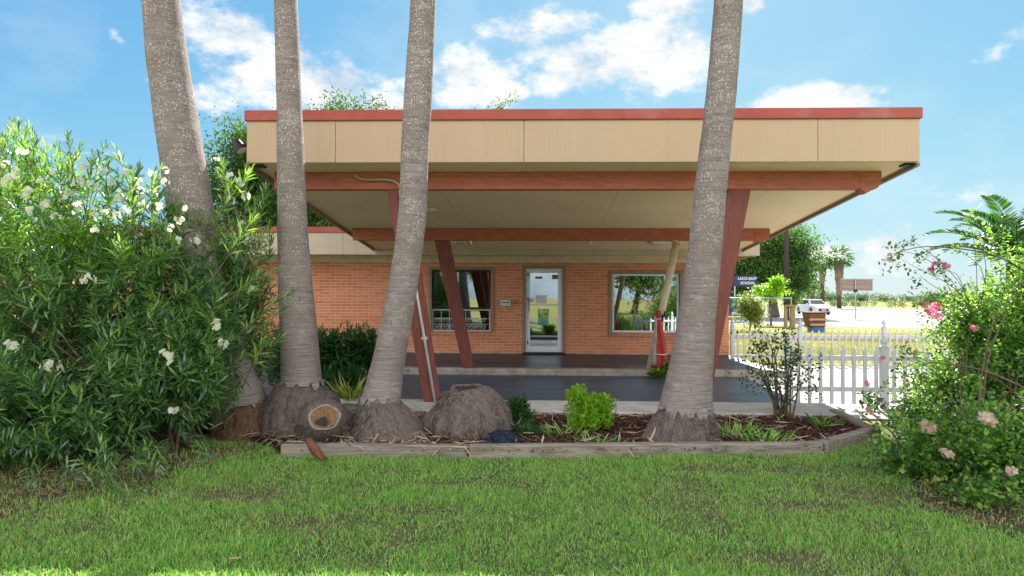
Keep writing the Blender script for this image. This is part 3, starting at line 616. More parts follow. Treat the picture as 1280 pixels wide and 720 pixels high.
B1, B2 = 9.05, 13.06
def beam(y, u0, u1, v, ragged):
    xa, xb = at(u0, v, y).x, at(u1, v, y).x; zt_ = soff(y-.07)-.004; h = .245; m = MB()
    m.hexa([(xa, y-.07, zt_-h), (xb-.30, y-.07, zt_-h), (xb-.30, y+.07, zt_-h), (xa, y+.07, zt_-h)], [(xa, y-.07, zt_), (xb-.30, y-.07, zt_), (xb-.30, y+.07, zt_-.014), (xa, y+.07, zt_-.014)])
    n = 7; pr = [(xb-.298, -h), (xb-.22, -h-.05*ragged), (xb-.17, -h-.035*ragged), (xb-.10, -h+.015+.0*ragged), (xb-.05, -h+.02), (xb-.02, -h+.07), (xb, -h+.09), (xb, 0), (xb-.298, 0)]
    m.add([(x, y-.069, zt_+z-.001) for x, z in pr]+[(x, y+.069, zt_+z-.015) for x, z in pr], [tuple(range(9)), tuple(range(17, 8, -1))]+[(i, (i+1) % 9, 9+(i+1) % 9, 9+i) for i in range(9)])
    return m.build('beam', M['timberred'], CN, .006), zt_-h
b1, zb1 = beam(B1, 345, 1099, 230, 1.0); b2, zb2 = beam(B2, 442, 961, 291, .2)
def post(y, ut, ub, vb, zt_, wt, wb, zbot, d=.13):
    xt = at(ut, 240, y).x; xb = at(ub, vb, y).x; m = MB()
    m.hexa([(xb-wb/2, y-d/2, zbot), (xb+wb/2, y-d/2, zbot), (xb+wb/2, y+d/2, zbot), (xb-wb/2, y+d/2, zbot)], [(xt-wt/2, y-d/2, zt_), (xt+wt/2, y-d/2, zt_), (xt+wt/2, y+d/2, zt_), (xt-wt/2, y+d/2, zt_)])
    return m.build('post', M['postred'], CN, .008), xt, xb
P1, p1t, p1b = post(B1, 497, 541, 505, zb1-.002, .30, .23, .098); post(B1, 923, 874, 505, zb1-.002, .31, .235, .098)
post(B2, 553, 586, 461, zb2-.002, .315, .225, SW+.002)
# cream steel pipe in place of the fourth post
pt = at(846, 301, B2); pb = at(812, 466, B2-.03); m = MB(); m.tube([(pb.x, B2, SW), (pt.x, B2, zb2)], .074, 20); pp = m.build('pipe_post', M['cream'], CN, smooth=True); tag(pp, 'cream steel pipe standing in for a post')
m = MB(); m.tube([(pt.x-.01, B2, zb2-.05), (pt.x+.004, B2, zb2-.002)], .11, 18); m.build('collar', M['cream'], pp, .004)
m = MB()
for k_ in range(5):
    q = .27+.035*k_; a_ = -2.2+.35*k_; c = Vector((pb.x, B2, SW)).lerp(Vector((pt.x, B2, zb2)), q); m.tube([c+Vector((.087*math.cos(a_), .087*math.sin(a_), 0)), c+Vector((.088*math.cos(a_+.1), .088*math.sin(a_+.1), .2-.02*k_))], .02, 6)
m.build('tape_strip', M['black'], pp)
# conduits
m = MB(); y = B1-.09; d_ = lambda q: (p1b+(p1t-p1b)*q+.045+.0*q, y, .1+(zb1-.1)*q); m.tube([d_(0.0), d_(.5), d_(.995)], .02, 10); m.build('conduit', M['pipe'], CN, smooth=True)
a_ = at(443, 219, B1-.11); b_ = at(452, 225, B1-.11); c_ = at(487, 224.5, B1-.11); e_ = at(498, 228, B1-.11); f_ = at(503, 241, B1-.11); g_ = at(504, 262, B1-.11)
m = MB(); pts = interp([tuple(x) for x in (a_, b_, c_, e_, f_, g_)], 24); m.tube(pts, .018, 8); m.build('conduit', M['tanband'], CN, smooth=True)
for zz in (.3, .75):
    c = d_(zz); m = MB(); m.box(c[0]-.04, c[0]+.04, y-.004, y+.028, c[2]-.02, c[2]+.02); m.build('clip', M['pipe'], CN, .004)
# ceiling lights, corner floodlight, corner vents
for u, v in ((566, 304), (828, 309)):
    yy = 14.5; p = at(u, v, yy); z = soff(yy)-.004; m = MB(); m.hexa([(p.x-.24, yy-.12, z-.06), (p.x+.24, yy-.12, z-.06), (p.x+.24, yy+.12, z-.07), (p.x-.24, yy+.12, z-.07)], [(p.x-.27, yy-.15, z), (p.x+.27, yy-.15, z), (p.x+.27, yy+.15, z-.025), (p.x-.27, yy+.15, z-.025)])
    L_ = m.build('ceiling_light', M['lamp'], CN, .015); 
    for xa in (p.x-.30, p.x+.272): m = MB(); m.box(xa, xa+.028, yy-.13, yy+.13, z-.05, z-.012); m.build('end_cap', M['whitepaint'], L_, .004)
yy = 11.2; p = at(537, 260, yy); m = MB(); m.lathe((p.x, yy, soff(yy)-.08), [(.0, 0), (.09, .005), (.11, .03), (.12, .075)], 20); m.build('ceiling_light', M['lamp'], CN, smooth=True)
p = at(298, 182, YF+.25); m = MB(); m.tube([(cXL-.022, YF+.25, p.z+.02), (p.x+.06, YF+.22, p.z+.0)], .018, 8); m.build('floodlight_arm', M['dark'], CN)
m = MB(); m.tube([p+Vector((-.03, .0, .07)), p+Vector((.0, .0, .0)), p+Vector((.05, -.0, -.07))], [.05, .075, .085], 14); fl = m.build('floodlight', M['dark'], CN, smooth=False)
m = MB(); m.tube([p+Vector((.0505, .0, -.0707)), p+Vector((.056, .0, -.078))], [.075, .07], 14); m.build('lens', M['lamp'], fl)
for u, v in ((1132, 209), (326, 203)):
    p = at(u, v, YF+.2); m = MB(); m.box(p.x-.07, p.x+.07, YF+.1, YF+.24, soff(YF+.24)-.02, soff(YF+.1)-.001); m.build('soffit_vent', M['dark'], CN, .004)

# furled red banner tied to the pipe
ft, fb = at(822, 388, B2-.12), at(827, 461, B2-.12); E = empty('furled_banner', (fb.x, B2-.12, SW), 'furled red and grey cloth banner tied to the cream pipe', 'banner')
def folds(i, a, p): return 1+.22*math.sin(a*5+i*.25)+.10*math.sin(a*11+1)
ax = [ft.lerp(Vector((fb.x, B2-.12, SW+.03)), q) for q in np.linspace(0, 1, 16)]; rr_ = np.interp(np.linspace(0, 1, 16), [0, .05, .12, .5, .9, 1], [.04, .055, .045, .085, .125, .12])
m = MB(); m.tube(ax, rr_, 40, True, folds); m.build('cloth', M['red'], E, smooth=True)
m = MB(); m.tube([x+Vector((-.10*q-.03, -.03, 0)) for x, q in zip(ax[2:15], np.linspace(.2, 1, 13))], rr_[2:15]*.5, 24, True, folds); m.build('lining', M['greycloth'], E, smooth=True)
for q in (2, 11):
    m = MB(); m.tube([ax[q]+Vector((math.cos(t)*rr_[q]*1.28, math.sin(t)*rr_[q]*1.28, .015*math.sin(t))) for t in np.linspace(0, 2*PI, 24)], .009, 6); m.build('tie_cord', M['paper'], E)
# ================================================================== PALMS AND ROOT MASSES
def crown_mesh():
    Ps, Ds, Ls = [], [], []
    for i in range(34):
        a = i*2.399; e = 1.25-2.1*(i/34)**.9; ax_ = np.array([math.cos(a)*math.cos(e), math.sin(a)*math.cos(e), math.sin(e)]); c = ax_*1.25
        s_ = unit(np.cross(ax_, [0, 0, 1.])[None])[0]; n_ = np.cross(s_, ax_)
        for q in np.linspace(-1.25, 1.25, 22): Ps.append(c); Ds.append(ax_*math.cos(q)+s_*math.sin(q)-np.array([0, 0, .12])); Ls.append(.95-.25*abs(q))
    return leaf_mesh('crown', np.array(Ps), np.array(Ds), np.array(Ls), .07, .35, .3, None, (.9, 1, .35, .75))
CROWN = crown_mesh(); CROWN.materials.append(M['fan'])
def stalks_mesh():
    m = MB()
    for i in range(34):
        a = i*2.399; e = 1.25-2.1*(i/34)**.9; d = Vector((math.cos(a)*math.cos(e), math.sin(a)*math.cos(e), math.sin(e))); m.tube([(0, 0, 0), d*.7, d*1.26], [.03, .02, .015], 5)
    return m
def fibres(a, n, parent, mat, L=(.035, .085), w=.006, fn=None, out=.35, tilt=None):
    i = rng.uniform(0, len(a)-1.001, n); j = i.astype(int); f_ = (i-j)[:, None]; an = rng.uniform(0, 2*PI, n); A = np.asarray(a); c = A[j]*(1-f_)+A[np.minimum(j+1, len(A)-1)]*f_
    rad = np.stack([np.cos(an), np.sin(an), 0*an], 1); r_ = c[:, 3]*np.array([fn(q, t, Vector(x[:3])) if fn else 1 for q, t, x in zip(j, an, c)])
    P = c[:, :3]+rad*(r_*.985)[:, None]; k_ = P[:, 2] > .03; D = unit(rad*rng.uniform(.05, out*2, n)[:, None]+rng.normal(0, .3, (n, 3))-np.array([0, 0, .8]))
    return link('root_fibres', leaf_mesh('root_fibres', P[k_], D[k_], rng.uniform(*L, k_.sum()), w, .1, .2, rad[k_]+rng.normal(0, .3, (k_.sum(), 3)), (.9, .9, .35, .7)), M[mat], parent)
M['fibre'] = leafmat('root_fibre_strand', [(.055, .041, .034), (.11, .084, .069), (.18, .145, .122), (.26, .215, .185)], .05, (.3, .3, .3), .95, .1)
M['fibrered'] = leafmat('reddish_root_strand', [(.07, .035, .022), (.15, .08, .045), (.24, .15, .09), (.2, .15, .12)], .05, (.3, .3, .3), .95, .1)
def palm(label, Y, prof, base_uv, rootprof, rootmat_='root', ztop=11.0):
    pts = []
    for u, v, w_ in prof:
        p = at(u, v, Y); pts.append((p.x, p.y, p.z, w_/2*Y/F_PX))
    pts.sort(key=lambda q: q[2]); b = at(base_uv[0], base_uv[1], Y); e = empty('palm_tree', (b.x, Y, .05), label, 'palm tree', 'tall palms in the front bed')
    t, u_ = pts[-1], pts[-3]; dz = ztop-t[2]; k_ = (t[0]-u_[0])/(t[2]-u_[2]); pts.append((t[0]+k_*dz*.5, t[1]+.0, ztop, t[3]*.88))
    a = interp(pts, 230); m = MB(); sd = Y*3.1+t[0]
    def fn(i, ang, p):
        h = p.z; return 1+.036*noise.noise(Vector((math.cos(ang)*1.5+sd, math.sin(ang)*1.5, h*2.2)))+.016*noise.noise(Vector((sd, ang*.3, h*24)))+.012*noise.noise(Vector((math.cos(ang)*6, math.sin(ang)*6+sd, h*9)))
    m.tube([Vector(x[:3]) for x in a], a[:, 3], 40, True, fn); m.build('trunk', M['trunk'], e, smooth=True)
    m = MB(); rp = []
    for u, v, w_ in rootprof: p = at(u, v, Y-.02); rp.append((p.x, p.y, p.z, w_/2*Y/F_PX))
    rp.sort(key=lambda q: q[2]); a = interp(rp, 26)
    def fr_(i, ang, p): return 1+.10*noise.noise(Vector((math.cos(ang)*2.6+sd, math.sin(ang)*2.6, p.z*2.5)))+.05*noise.noise(Vector((math.cos(ang)*9, math.sin(ang)*9+sd, p.z*7)))+.018*math.sin(ang*31+3*noise.noise(p*5))
    m.tube([Vector(x[:3]) for x in a], a[:, 3], 90, True, fr_); rbm = m.build('root_base', M[rootmat_], e, smooth=True); fibres(a, 4200, e, 'fibrered' if rootmat_ == 'rootred' else 'fibre', fn=lambda i, t, p: 1+.10*noise.noise(Vector((math.cos(t)*2.6+sd, math.sin(t)*2.6, p.z*2.5))))['kind'] = 'stuff'
    m = MB(); ns = 11                                     # torn lower edge of the smooth bark over the roots
    top = Vector(a[-1][:3]); rr = a[-1][3]*.99
    for i in range(ns):
        an = 2*PI*i/ns; w_ = .5*2*PI*rr/ns; c_, s_ = math.cos(an), math.sin(an); dn = rng.uniform(-.035, .075); o_ = Vector((c_*rr, s_*rr, 0)); tg = Vector((-s_, c_, 0))*w_*rng.uniform(.7, 1.3); ou = Vector((c_, s_, 0))
        q = top+o_; m.add([q-tg+Vector((0, 0, .05)), q+tg+Vector((0, 0, .05)), q+tg*.5+ou*.025-Vector((0, 0, dn)), q-tg*.5+ou*.02-Vector((0, 0, dn))], [(0, 1, 2, 3)])
    m.build('bark_edge', M['trunk'], e)
    tp = Vector(interp(pts, 40)[-1][:3])
    c = bpy.data.objects.new('crown', CROWN); COL.objects.link(c); c.parent = e; c.location = tp-e.location; c.rotation_euler.z = sd
    global STALK
    if 'STALK' not in globals(): o_ = stalks_mesh().build('frond_stalk', M['fan']); STALK = o_.data; bpy.data.objects.remove(o_)
    o_ = bpy.data.objects.new('frond_stalk', STALK); COL.objects.link(o_); o_.parent = c
    return e
palm('leftmost palm with thick trunk rising out of the white flowering shrub', 7.25, [(198, -30, 45), (201, 0, 45), (209, 75, 48), (219, 140, 51), (232, 220, 54), (242, 290, 56), (256, 370, 56), (272, 430, 58), (292, 490, 66), (306, 535, 80)], (310, 555), [(303, 505, 66), (307, 530, 80), (310, 548, 92), (311, 562, 104)], 'rootred')
palm('straight grey palm beside the cut stump, standing on a broad root mound', 7.3, [(356, -30, 28.5), (357, 0, 28.5), (360, 80, 30), (362, 140, 31), (364, 220, 34), (366, 300, 37), (371, 380, 43), (375, 440, 47), (377, 490, 52), (378, 505, 54)], (378, 545), [(377, 480, 52), (376, 486, 66), (376, 498, 86), (376, 515, 96), (377, 535, 104), (378, 555, 112)], 'root')
palm('palm leaning right with curved trunk between the cut stump and the big stump', 7.05, [(531, -30, 31), (529, 0, 31.5), (526, 60, 33), (522, 130, 36), (518, 200, 34), (516, 270, 35), (507, 340, 36), (496, 400, 38), (486, 450, 40), (477, 495, 46), (472, 522, 58)], (480, 555), [(474, 500, 46), (475, 512, 60), (478, 528, 84), (482, 545, 106), (486, 562, 124)], 'root')
palm('rightmost palm leaning right, alone in front of the right canopy post', 7.0, [(912, -30, 34), (911, 0, 34.5), (905, 80, 36), (899, 140, 37), (892, 200, 38), (885, 270, 39), (879, 330, 41), (871, 400, 45), (863, 465, 53), (858, 505, 62), (855, 530, 70)], (852, 562), [(856, 512, 63), (855, 522, 70), (853, 536, 82), (852, 548, 92), (851, 556, 97)], 'root')

# cut stump with a round rotten face
Y = 6.85; b = at(408, 560, Y); E = empty('cut_palm_stump', (b.x, Y, .05), 'sawn palm stump showing a round rotten brown cut face', 'stump')
c0 = at(405, 523, Y-.32); c0.y = Y-.30; nrm = Vector((.16, -.66, .73)).normalized(); base = at(410, 560, Y+.12)
cen = [Vector((base.x, Y+.16, .0)), Vector((base.x-.01, Y+.10, .12)), Vector((base.x-.02, Y+.0, .24)), c0-nrm*.12+Vector((0, .0, 0)), c0-nrm*.03, c0]
a = interp([(*p, r_) for p, r_ in zip(cen, (.40, .33, .265, .185, .162, .158))], 22)
m = MB(); m.tube([Vector(x[:3]) for x in a], a[:, 3], 70, False, lambda i, an, p: (1+.10*noise.noise(p*5)+.04*noise.noise(p*16)+.014*math.sin(an*29)) if i < 19 else 1+.02*noise.noise(p*9)); m.build('root_base', M['root'], E, smooth=True); fibres(a[:16], 3000, E, 'fibre')['kind'] = 'stuff'
m = MB(); d = a[-1]; cc = Vector(d[:3]); u1 = nrm.cross(Vector((0, 0, 1))).normalized(); u2 = u1.cross(nrm); pts = [cc+nrm*.008+(u1*math.cos(t)+u2*math.sin(t))*(.150+.006*math.sin(t*5)) for t in np.linspace(0, 2*PI, 40)]
m.tube(pts, .016, 8, False, lambda i, an, p: 1+.5*noise.noise(p*18)); m.build('bark_rim', M['trunk'], E, smooth=True)
vs, fs = [], []
for j in range(9):
    rr = .146*(1-j/8)
    for i in range(36):
        t = 2*PI*i/36; p = cc+nrm*(.012-.055*(j/8)**.7+.03*noise.noise(Vector((j*.9, math.cos(t)*2, math.sin(t)*2))))+(u1*math.cos(t)+u2*math.sin(t))*rr; vs.append(p)
fs = [(j*36+i, j*36+(i+1) % 36, (j+1)*36+(i+1) % 36, (j+1)*36+i) for j in range(8) for i in range(36)]
m = MB(); m.add(vs, fs); cf = m.build('cut_face', M['cutwood'], E, smooth=True)
m = MB(); hp = cc+nrm*.0+u1*.02-u2*.05; m.tube([hp+nrm*.012, hp-nrm*.03], [.055, .03], 14, True, lambda i, an, p: 1+.25*math.sin(an*3)); m.build('rot_hole', M['dark'], cf)
# big old stump
Y = 7.15; b = at(585, 550, Y); E = empty('palm_stump', (b.x, Y, .04), 'big rounded old palm stump of matted roots with hollow top', 'stump')
prof = [(.40, -.02), (.445, .05), (.47, .11), (.455, .2), (.425, .29), (.375, .38), (.315, .46), (.25, .515), (.19, .545), (.155, .55), (.13, .53), (.08, .50), (.03, .49)]
a = interp([(r_, 0, z_, 0) for r_, z_ in prof], 44)
def fs_(i, an, p):
    lob = .20*max(0, 1-(p.z-.02)/.42)*noise.noise(Vector((math.cos(an)*2.9, math.sin(an)*2.9, 4)))*2
    return 1+lob+.06*noise.noise(Vector((math.cos(an)*7, math.sin(an)*7, p.z*9)))+.03*noise.noise(Vector((math.cos(an)*22, math.sin(an)*22, p.z*26)))
m = MB(); m.tube([(b.x+.02*math.sin(x[2]*6), Y-.0, max(-.02, x[2]+.03)) for x in a], [max(.003, x[0]) for x in a], 110, True, fs_); m.build('root_mass', M['root'], E, smooth=True); fibres([(b.x+.02*math.sin(x[2]*6), Y, max(-.02, x[2]+.03), x[0]) for x in a[:36]], 9000, E, 'fibre', (.03, .075), .006, fs_, .3)['kind'] = 'stuff'
m = MB(); m.tube([(b.x+.01, Y-.165, .575), (b.x+.01, Y-.125, .50)], [.085, .03], 16, True, lambda i, an, p: 1+.3*math.sin(an*2+1)); m.build('hollow', M['dark'], E)
m = MB(); m.tube([Vector((b.x+.17*math.cos(t), Y-.10+.15*math.sin(t), .562+.035*math.sin(t)+.012*math.sin(t*3))) for t in np.linspace(0, 2*PI, 40)], .022, 8, False, lambda i, an, p: 1+.6*noise.noise(p*14)); m.build('bark_rim', M['root'], E, smooth=True)

# ---- timbers edging the bed
def timber(p, q, label, zt_=.125, wd=.105):
    c = (p+q)/2; e = empty('edging_timber', (c.x, c.y, 0), label, 'edging timber', 'timbers edging the planting bed')
    d = (q-p).normalized(); n_ = 14; s_ = Vector((-d.y, d.x, 0)); m = MB(); vs = []
    for i in range(n_+1):
        c_ = p.lerp(q, i/n_); wv = .007*noise.noise(Vector((c_.x*2.2, c_.y, 2))); zv = .006*noise.noise(Vector((c_.x*1.8, 5, c_.y)))
        vs += [c_+Vector((0, 0, -.03)), c_+s_*wd+Vector((0, 0, -.03)), c_+s_*(wd+wv)+Vector((0, 0, zt_+zv)), c_+s_*wv+Vector((0, 0, zt_+zv))]
    fs = [(i*4+j, i*4+(j+1) % 4, (i+1)*4+(j+1) % 4, (i+1)*4+j) for i in range(n_) for j in range(4)]+[(3, 2, 1, 0), (n_*4, n_*4+1, n_*4+2, n_*4+3)]
    m.add(vs, fs); m.build('timber_body', M['timber'], e, .014)
    for q_ in (.08, .92):
        c_ = p.lerp(q, q_)+s_*wd*.5; m = MB(); m.tube([c_+Vector((0, 0, zt_-.01)), c_+Vector((0, 0, zt_+.012))], .009, 8); m.build('spike_head', M['rustbin'], e)
    return e
timber(tl[0], tl[1]+Vector((-.006, 0, 0)), 'left front edging timber below the palms and cut stump')
timber(tl[1]+Vector((.006, 0, 0)), tl[2], 'long front edging timber below the mulch and rightmost palm')
timber(tl[2]+Vector((.035, .008, 0)), tl[3], 'short angled edging timber at the right corner of the bed', .135)
timber(tl[3]+Vector((-.02, .14, 0)), tl[4], 'weathered edging timber running back along the right end of the bed', .12)

# navy cloth heap, husk, stones
Y = 6.72; b = at(627, 552, Y); m = MB()
m.lathe((b.x, Y, .045), [(.18, 0), (.20, .03), (.165, .06), (.15, .09), (.14, .115), (.10, .12), (.07, .14), (.05, .128), (.004, .15)], 36, lambda i, an, p: 1+.14*math.sin(an*3+1)+.10*math.sin(an*7+i)+.34*noise.noise(Vector((math.cos(an)*3, math.sin(an)*3, p.z*14))))
tag(m.build('crumpled_cloth', M['navy']), 'dark navy crumpled cloth lying beside the big stump', 'cloth')
Y = 6.1; a_, b_ = gp(386, 552, .1), at(404, 576, Y); m = MB(); vs = []
for i in range(9):
    q = i/8; c = Vector((at(385, 545, 6.13).x, 6.13, .22)).lerp(Vector((at(405, 574, 6.02).x, 6.02, .035)), q); w_ = .036*math.sin(PI*(q*.85+.1))+.006
    for s_ in (-1, -.5, 0, .5, 1): vs.append(c+Vector((s_*w_*.9, -.03*(1-s_*s_)-.02*math.sin(PI*q), s_*w_*.55)))
m.add(vs, [(i*5+j, i*5+j+1, (i+1)*5+j+1, (i+1)*5+j) for i in range(8) for j in range(4)])
o = m.build('palm_husk', M['rustleaf'], smooth=True); sm = o.modifiers.new('solid', 'SOLIDIFY'); sm.thickness = .008; tag(o, 'rusty red palm husk leaning on the edging timber', 'palm husk')
def stone(u, v, Y, r_, sq, label, mat='stone', sd=0):
    p = at(u, v, Y); m = MB(); a = [(r_*math.cos(t), r_*sq*(1+math.sin(t))) for t in np.linspace(-PI/2, PI/2, 12)]
    m.lathe((p.x, p.y, .04), [(x, z_-.02) for x, z_ in a], 24, lambda i, an, q: 1+.22*noise.noise(Vector((math.cos(an)*1.6+sd, math.sin(an)*1.6, q.z*5)))); o = m.build('stone', M[mat], smooth=True)
    return tag(o, label, 'stone')
stone(434, 500, 7.75, .21, .62, 'mauve grey stone under the spiky yellow plant', sd=3)
stone(455, 497, 8.1, .13, .5, 'small pale stone right of the mauve stone', 'concrete', sd=9)
stone(124, 541, 6.6, .10, .6, 'grey stone lying under the white flowering shrub', 'stone', sd=5)

# ================================================================== PLANTS
# ---- big oleander on the left
ob = at(150, 570, 6.6); OL = empty('oleander_shrub', (ob.x, 6.7, 0), 'tall white flowering shrub filling the left side of the lawn', 'shrub')
bl = [blob(40, 372, 6.4, 1.15, 1.0, 1.50), blob(-70, 360, 6.6, 1.1, 1.1, 1.65), blob(165, 388, 6.7, 1.0, .95, 1.30), blob(268, 385, 7.25, .62, .62, 1.25), blob(235, 430, 6.5, .62, .5, .72), blob(300, 410, 7.6, .42, .6, 1.05), blob(70, 505, 5.85, .95, .55, .62), blob(-60, 520, 5.6, .9, .7, .6), blob(200, 470, 6.2, .7, .45, .5)]
P, O, idx = blob_pts(bl, 3000, .55, .30, .18)
ax_ = unit(O*.75+np.array([0, -.05, .55])+rng.normal(0, .3, P.shape))
nl = P[:, 2]+.35*rng.normal(0, 1, len(P)) > 2.15
for nm_, mk_, mt_ in (('foliage', ~nl, 'oleander'), ('new_foliage', nl, 'oleandernew')): shoot_leaves(nm_, P[mk_], ax_[mk_], 24, .30, (.10, .18), .0205, M[mt_], OL, (.38, 1.45), (.0, .35), (.8, .92, .28, .68))
# upright leaders breaking the skyline
tops = [(-30, 175), (12, 168), (30, 172), (62, 200), (95, 190), (128, 196), (150, 205), (172, 212), (192, 222), (205, 262), (285, 212), (304, 232), (318, 256), (335, 290), (345, 330), (348, 375), (340, 430), (80, 192), (5, 190), (45, 186)]
tp = np.array([tuple(at(u+rng.uniform(-4, 4), v, 6.5+rng.uniform(-.3, .6))) for u, v in tops for _ in range(3)]); tp += rng.normal(0, .09, tp.shape)
axx = unit(np.array([0, 0, 1.])+rng.normal(0, .28, tp.shape)+np.array([.0, 0, 0])); axx[[i for i in range(len(tp)) if tp[i, 0] > at(322, 300, 6.6).x]] += [.7, 0, -.4]; axx = unit(axx)
shoot_leaves('leader_foliage', tp, axx, 28, .42, (.11, .18), .018, M['oleandernew'], OL, (.22, .95), (.0, .3), (.8, .92, .28, .68))
low = np.array([tuple(gp(rng.uniform(-30, 250), rng.uniform(560, 640), 0)) for _ in range(46)]); low = low[(low[:, 1] > 4.9)]; low[:, 2] = rng.uniform(.15, .5, len(low))
shoot_leaves('low_foliage', low, unit(rng.normal(0, .5, low.shape)+[0, -.4, .8]), 20, .26, (.10, .15), .017, M['oleander'], OL, (.3, 1.3), (.05, .5), (.8, .92, .28, .68))
sel_ = rng.choice(len(P), 150, replace=False); bs = [(ob.x+rng.uniform(-1.2, .9), 6.7+rng.uniform(-.45, .5), 0) for _ in range(40)]
canes('stem', bs, list(P[sel_]-ax_[sel_]*.1), M['stem'], OL, .014, .004, 5, .10)
for_st = MB()
for t_, a_x in zip(tp, axx): for_st.tube([Vector(t_)-Vector(a_x)*.75, Vector(t_)-Vector(a_x)*.05], [.006, .003], 4)
so_ = for_st.build('stem_tips', M['stem'], OL); so_['kind'] = 'stuff'
yl = rng.choice(len(P), 60, replace=False)
yme = leaf_mesh('yellowed_leaf', P[yl]-ax_[yl]*.2, unit(rng.normal(0, .5, (60, 3))+[0, 0, -.9]), rng.uniform(.10, .15, 60), .026, .2, .3, None, (.8, .92, .28, .68)); yo = link('yellowed_leaves', yme, M['oldleaf'], OL); yo['kind'] = 'stuff'
FL = [cluster_mesh('flower_cluster', 8, .075, .036, M['blossom']) for _ in range(4)]
flw = [(28, 190), (4, 228), (66, 214), (98, 228), (142, 228), (170, 226), (206, 212), (176, 238), (96, 258), (40, 262), (118, 288), (158, 262), (200, 258), (232, 262), (290, 250), (308, 246), (318, 300), (246, 300), (8, 205), (20, 213), (12, 222), (52, 226), (84, 214), (106, 209), (112, 232), (122, 238), (86, 240), (130, 213), (158, 215), (188, 216), (205, 227), (57, 256), (82, 250), (132, 265), (118, 268), (146, 270), (191, 241), (180, 256), (226, 275), (214, 285), (222, 300), (270, 200), (287, 220), (300, 228), (302, 280), (110, 350), (315, 362), (14, 433), (62, 459), (207, 446), (215, 513), (278, 430), (270, 407), (150, 245), (70, 270), (35, 240)]
for i, (u, v) in enumerate(flw):
    Yf = 5.75 if v < 320 else 5.6
    d = ray(u, v); best = None
    for q in np.arange(4.9, 8.2, .06):              # first point on the sight line inside the shrub
        p = CAM+d*(q/d.y)
        if any(((p.x-b[0])/b[3])**2+((p.y-b[1])/b[4])**2+((p.z-b[2])/b[5])**2 < 1.06 for b in bl): best = p; break
    if best is None: best = at(u, v, 6.5)
    best = best-d*.10
    place_part('flower_cluster', FL[i % 4], OL, best, (.66 if v < 320 else .88)*rng.uniform(.85, 1.2))

# ---- green oleander and small plants behind the palms
def shrub(name, label, blobs, n, m_, leafL, leafW, mat, ln=.28, spread=(.3, 1.25), droop=(.05, .4), prof=(.8, .92, .28, .68), upw=.5, stems=60, r0=.012, shell=.6, base=None, cat='shrub', lump=.2, group=None):
    b = blobs[0]; e = empty(name, (b[0], b[1], .04), label, cat, group); P, O, _ = blob_pts(blobs, n, shell, lump, .08)
    A = unit(O*.7+np.array([0, 0, upw])+rng.normal(0, .35, P.shape)); shoot_leaves('foliage', P, A, m_, ln, leafL, leafW, M[mat], e, spread, droop, prof)
    if stems:
        s_ = rng.choice(len(P), min(stems, len(P)), replace=False); bb = base or [(b[0]+rng.uniform(-.25, .25)*b[3], b[1]+rng.uniform(-.25, .25)*b[4], .03) for _ in range(10)]
        canes('stem', bb, list(P[s_]-A[s_]*ln*.4), M['stem'], e, r0, r0*.3, 5, .04)
    return e
shrub('green_shrub', 'dark green shrub between the second and third palms, before the brick wall', [blob(432, 440, 10.4, .50, .5, .45), blob(402, 442, 10.2, .32, .4, .42), blob(462, 436, 10.6, .30, .3, .40), blob(425, 475, 10.0, .5, .4, .3), blob(360, 445, 10.6, .5, .4, .5)], 620, 17, (.11, .17), .024, 'darkleaf')
p_ = at(455, 433, 10.0)
shrub('leafy_plant', 'small dark leafy plant right behind the big stump', [blob(645, 512, 7.5, .17, .16, .15), blob(652, 522, 7.35, .16, .13, .10)], 90, 14, (.09, .14), .020, 'darkleaf', .2, stems=20)
shrub('yellow_green_shrub', 'bright yellow green round shrub in the middle of the mulch bed', [blob(738, 510, 7.35, .30, .24, .16), blob(722, 492, 7.35, .14, .14, .12), blob(752, 500, 7.35, .16, .14, .10), blob(738, 523, 7.25, .3, .2, .1)], 520, 11, (.025, .042), .022, 'limeleaf', .11, (.5, 1.4), (.0, .2), (.8, 1, .35, .75), stems=40, r0=.006)
shrub('small_plant', 'small bright green plant at the foot of the furled red banner', [blob(838, 459, 12.7, .17, .15, .17), blob(822, 466, 12.65, .18, .15, .09), blob(830, 474, 12.6, .1, .1, .12)], 90, 10, (.07, .11), .045, 'bougleaf', .16, stems=12)
for i, (u, v, Y, L_, n, lab, mat) in enumerate([(438, 478, 7.75, .36, 80, 'spiky yellowing plant growing above the mauve stone', 'spiky'), (660, 545, 6.75, .18, 60, 'low broad leaved tuft between big stump and yellow shrub', 'darkleaf'), (705, 545, 6.6, .20, 40, 'thin green tuft in the mulch below the yellow shrub', 'grass'), (915, 545, 6.9, .20, 120, 'bright grass tuft right of the rightmost palm', 'grass'), (957, 553, 6.6, .16, 90, 'bright grass tuft near the right end of the front timber', 'grass'), (530, 540, 7.3, .22, 60, 'dark leafy tuft left of the big stump', 'darkleaf'), (1032, 535, 7.2, .20, 40, 'thin weed near the right end of the bed', 'bougleaf'), (750, 556, 6.35, .14, 40, 'green grass tuft at the middle front timber', 'grass')]):
    p = gp(u, v, .06) if i else at(u, v, Y); p.z = .06 if i else .30; e = empty('grass_tuft' if mat == 'grass' else 'tufted_plant', p, lab, 'plant')
    a_ = rng.uniform(0, 6.28, n); r_ = rng.uniform(0, .12, n)*(1.4 if mat == 'grass' else .7); Pp = np.stack([p.x+r_*np.cos(a_)*1.6, p.y+r_*np.sin(a_), np.full(n, p.z)], 1)
    Dd = unit(np.stack([np.cos(a_)*.6, np.sin(a_)*.6, rng.uniform(.5, 1.4, n)], 1)); lm = link('blades', leaf_mesh('blades', Pp, Dd, rng.uniform(.6, 1.15, n)*L_, .012 if mat == 'grass' else .018 if mat == 'spiky' else .03, .35, .2, None, (.9, .9, .35, .7)), M[mat], e)
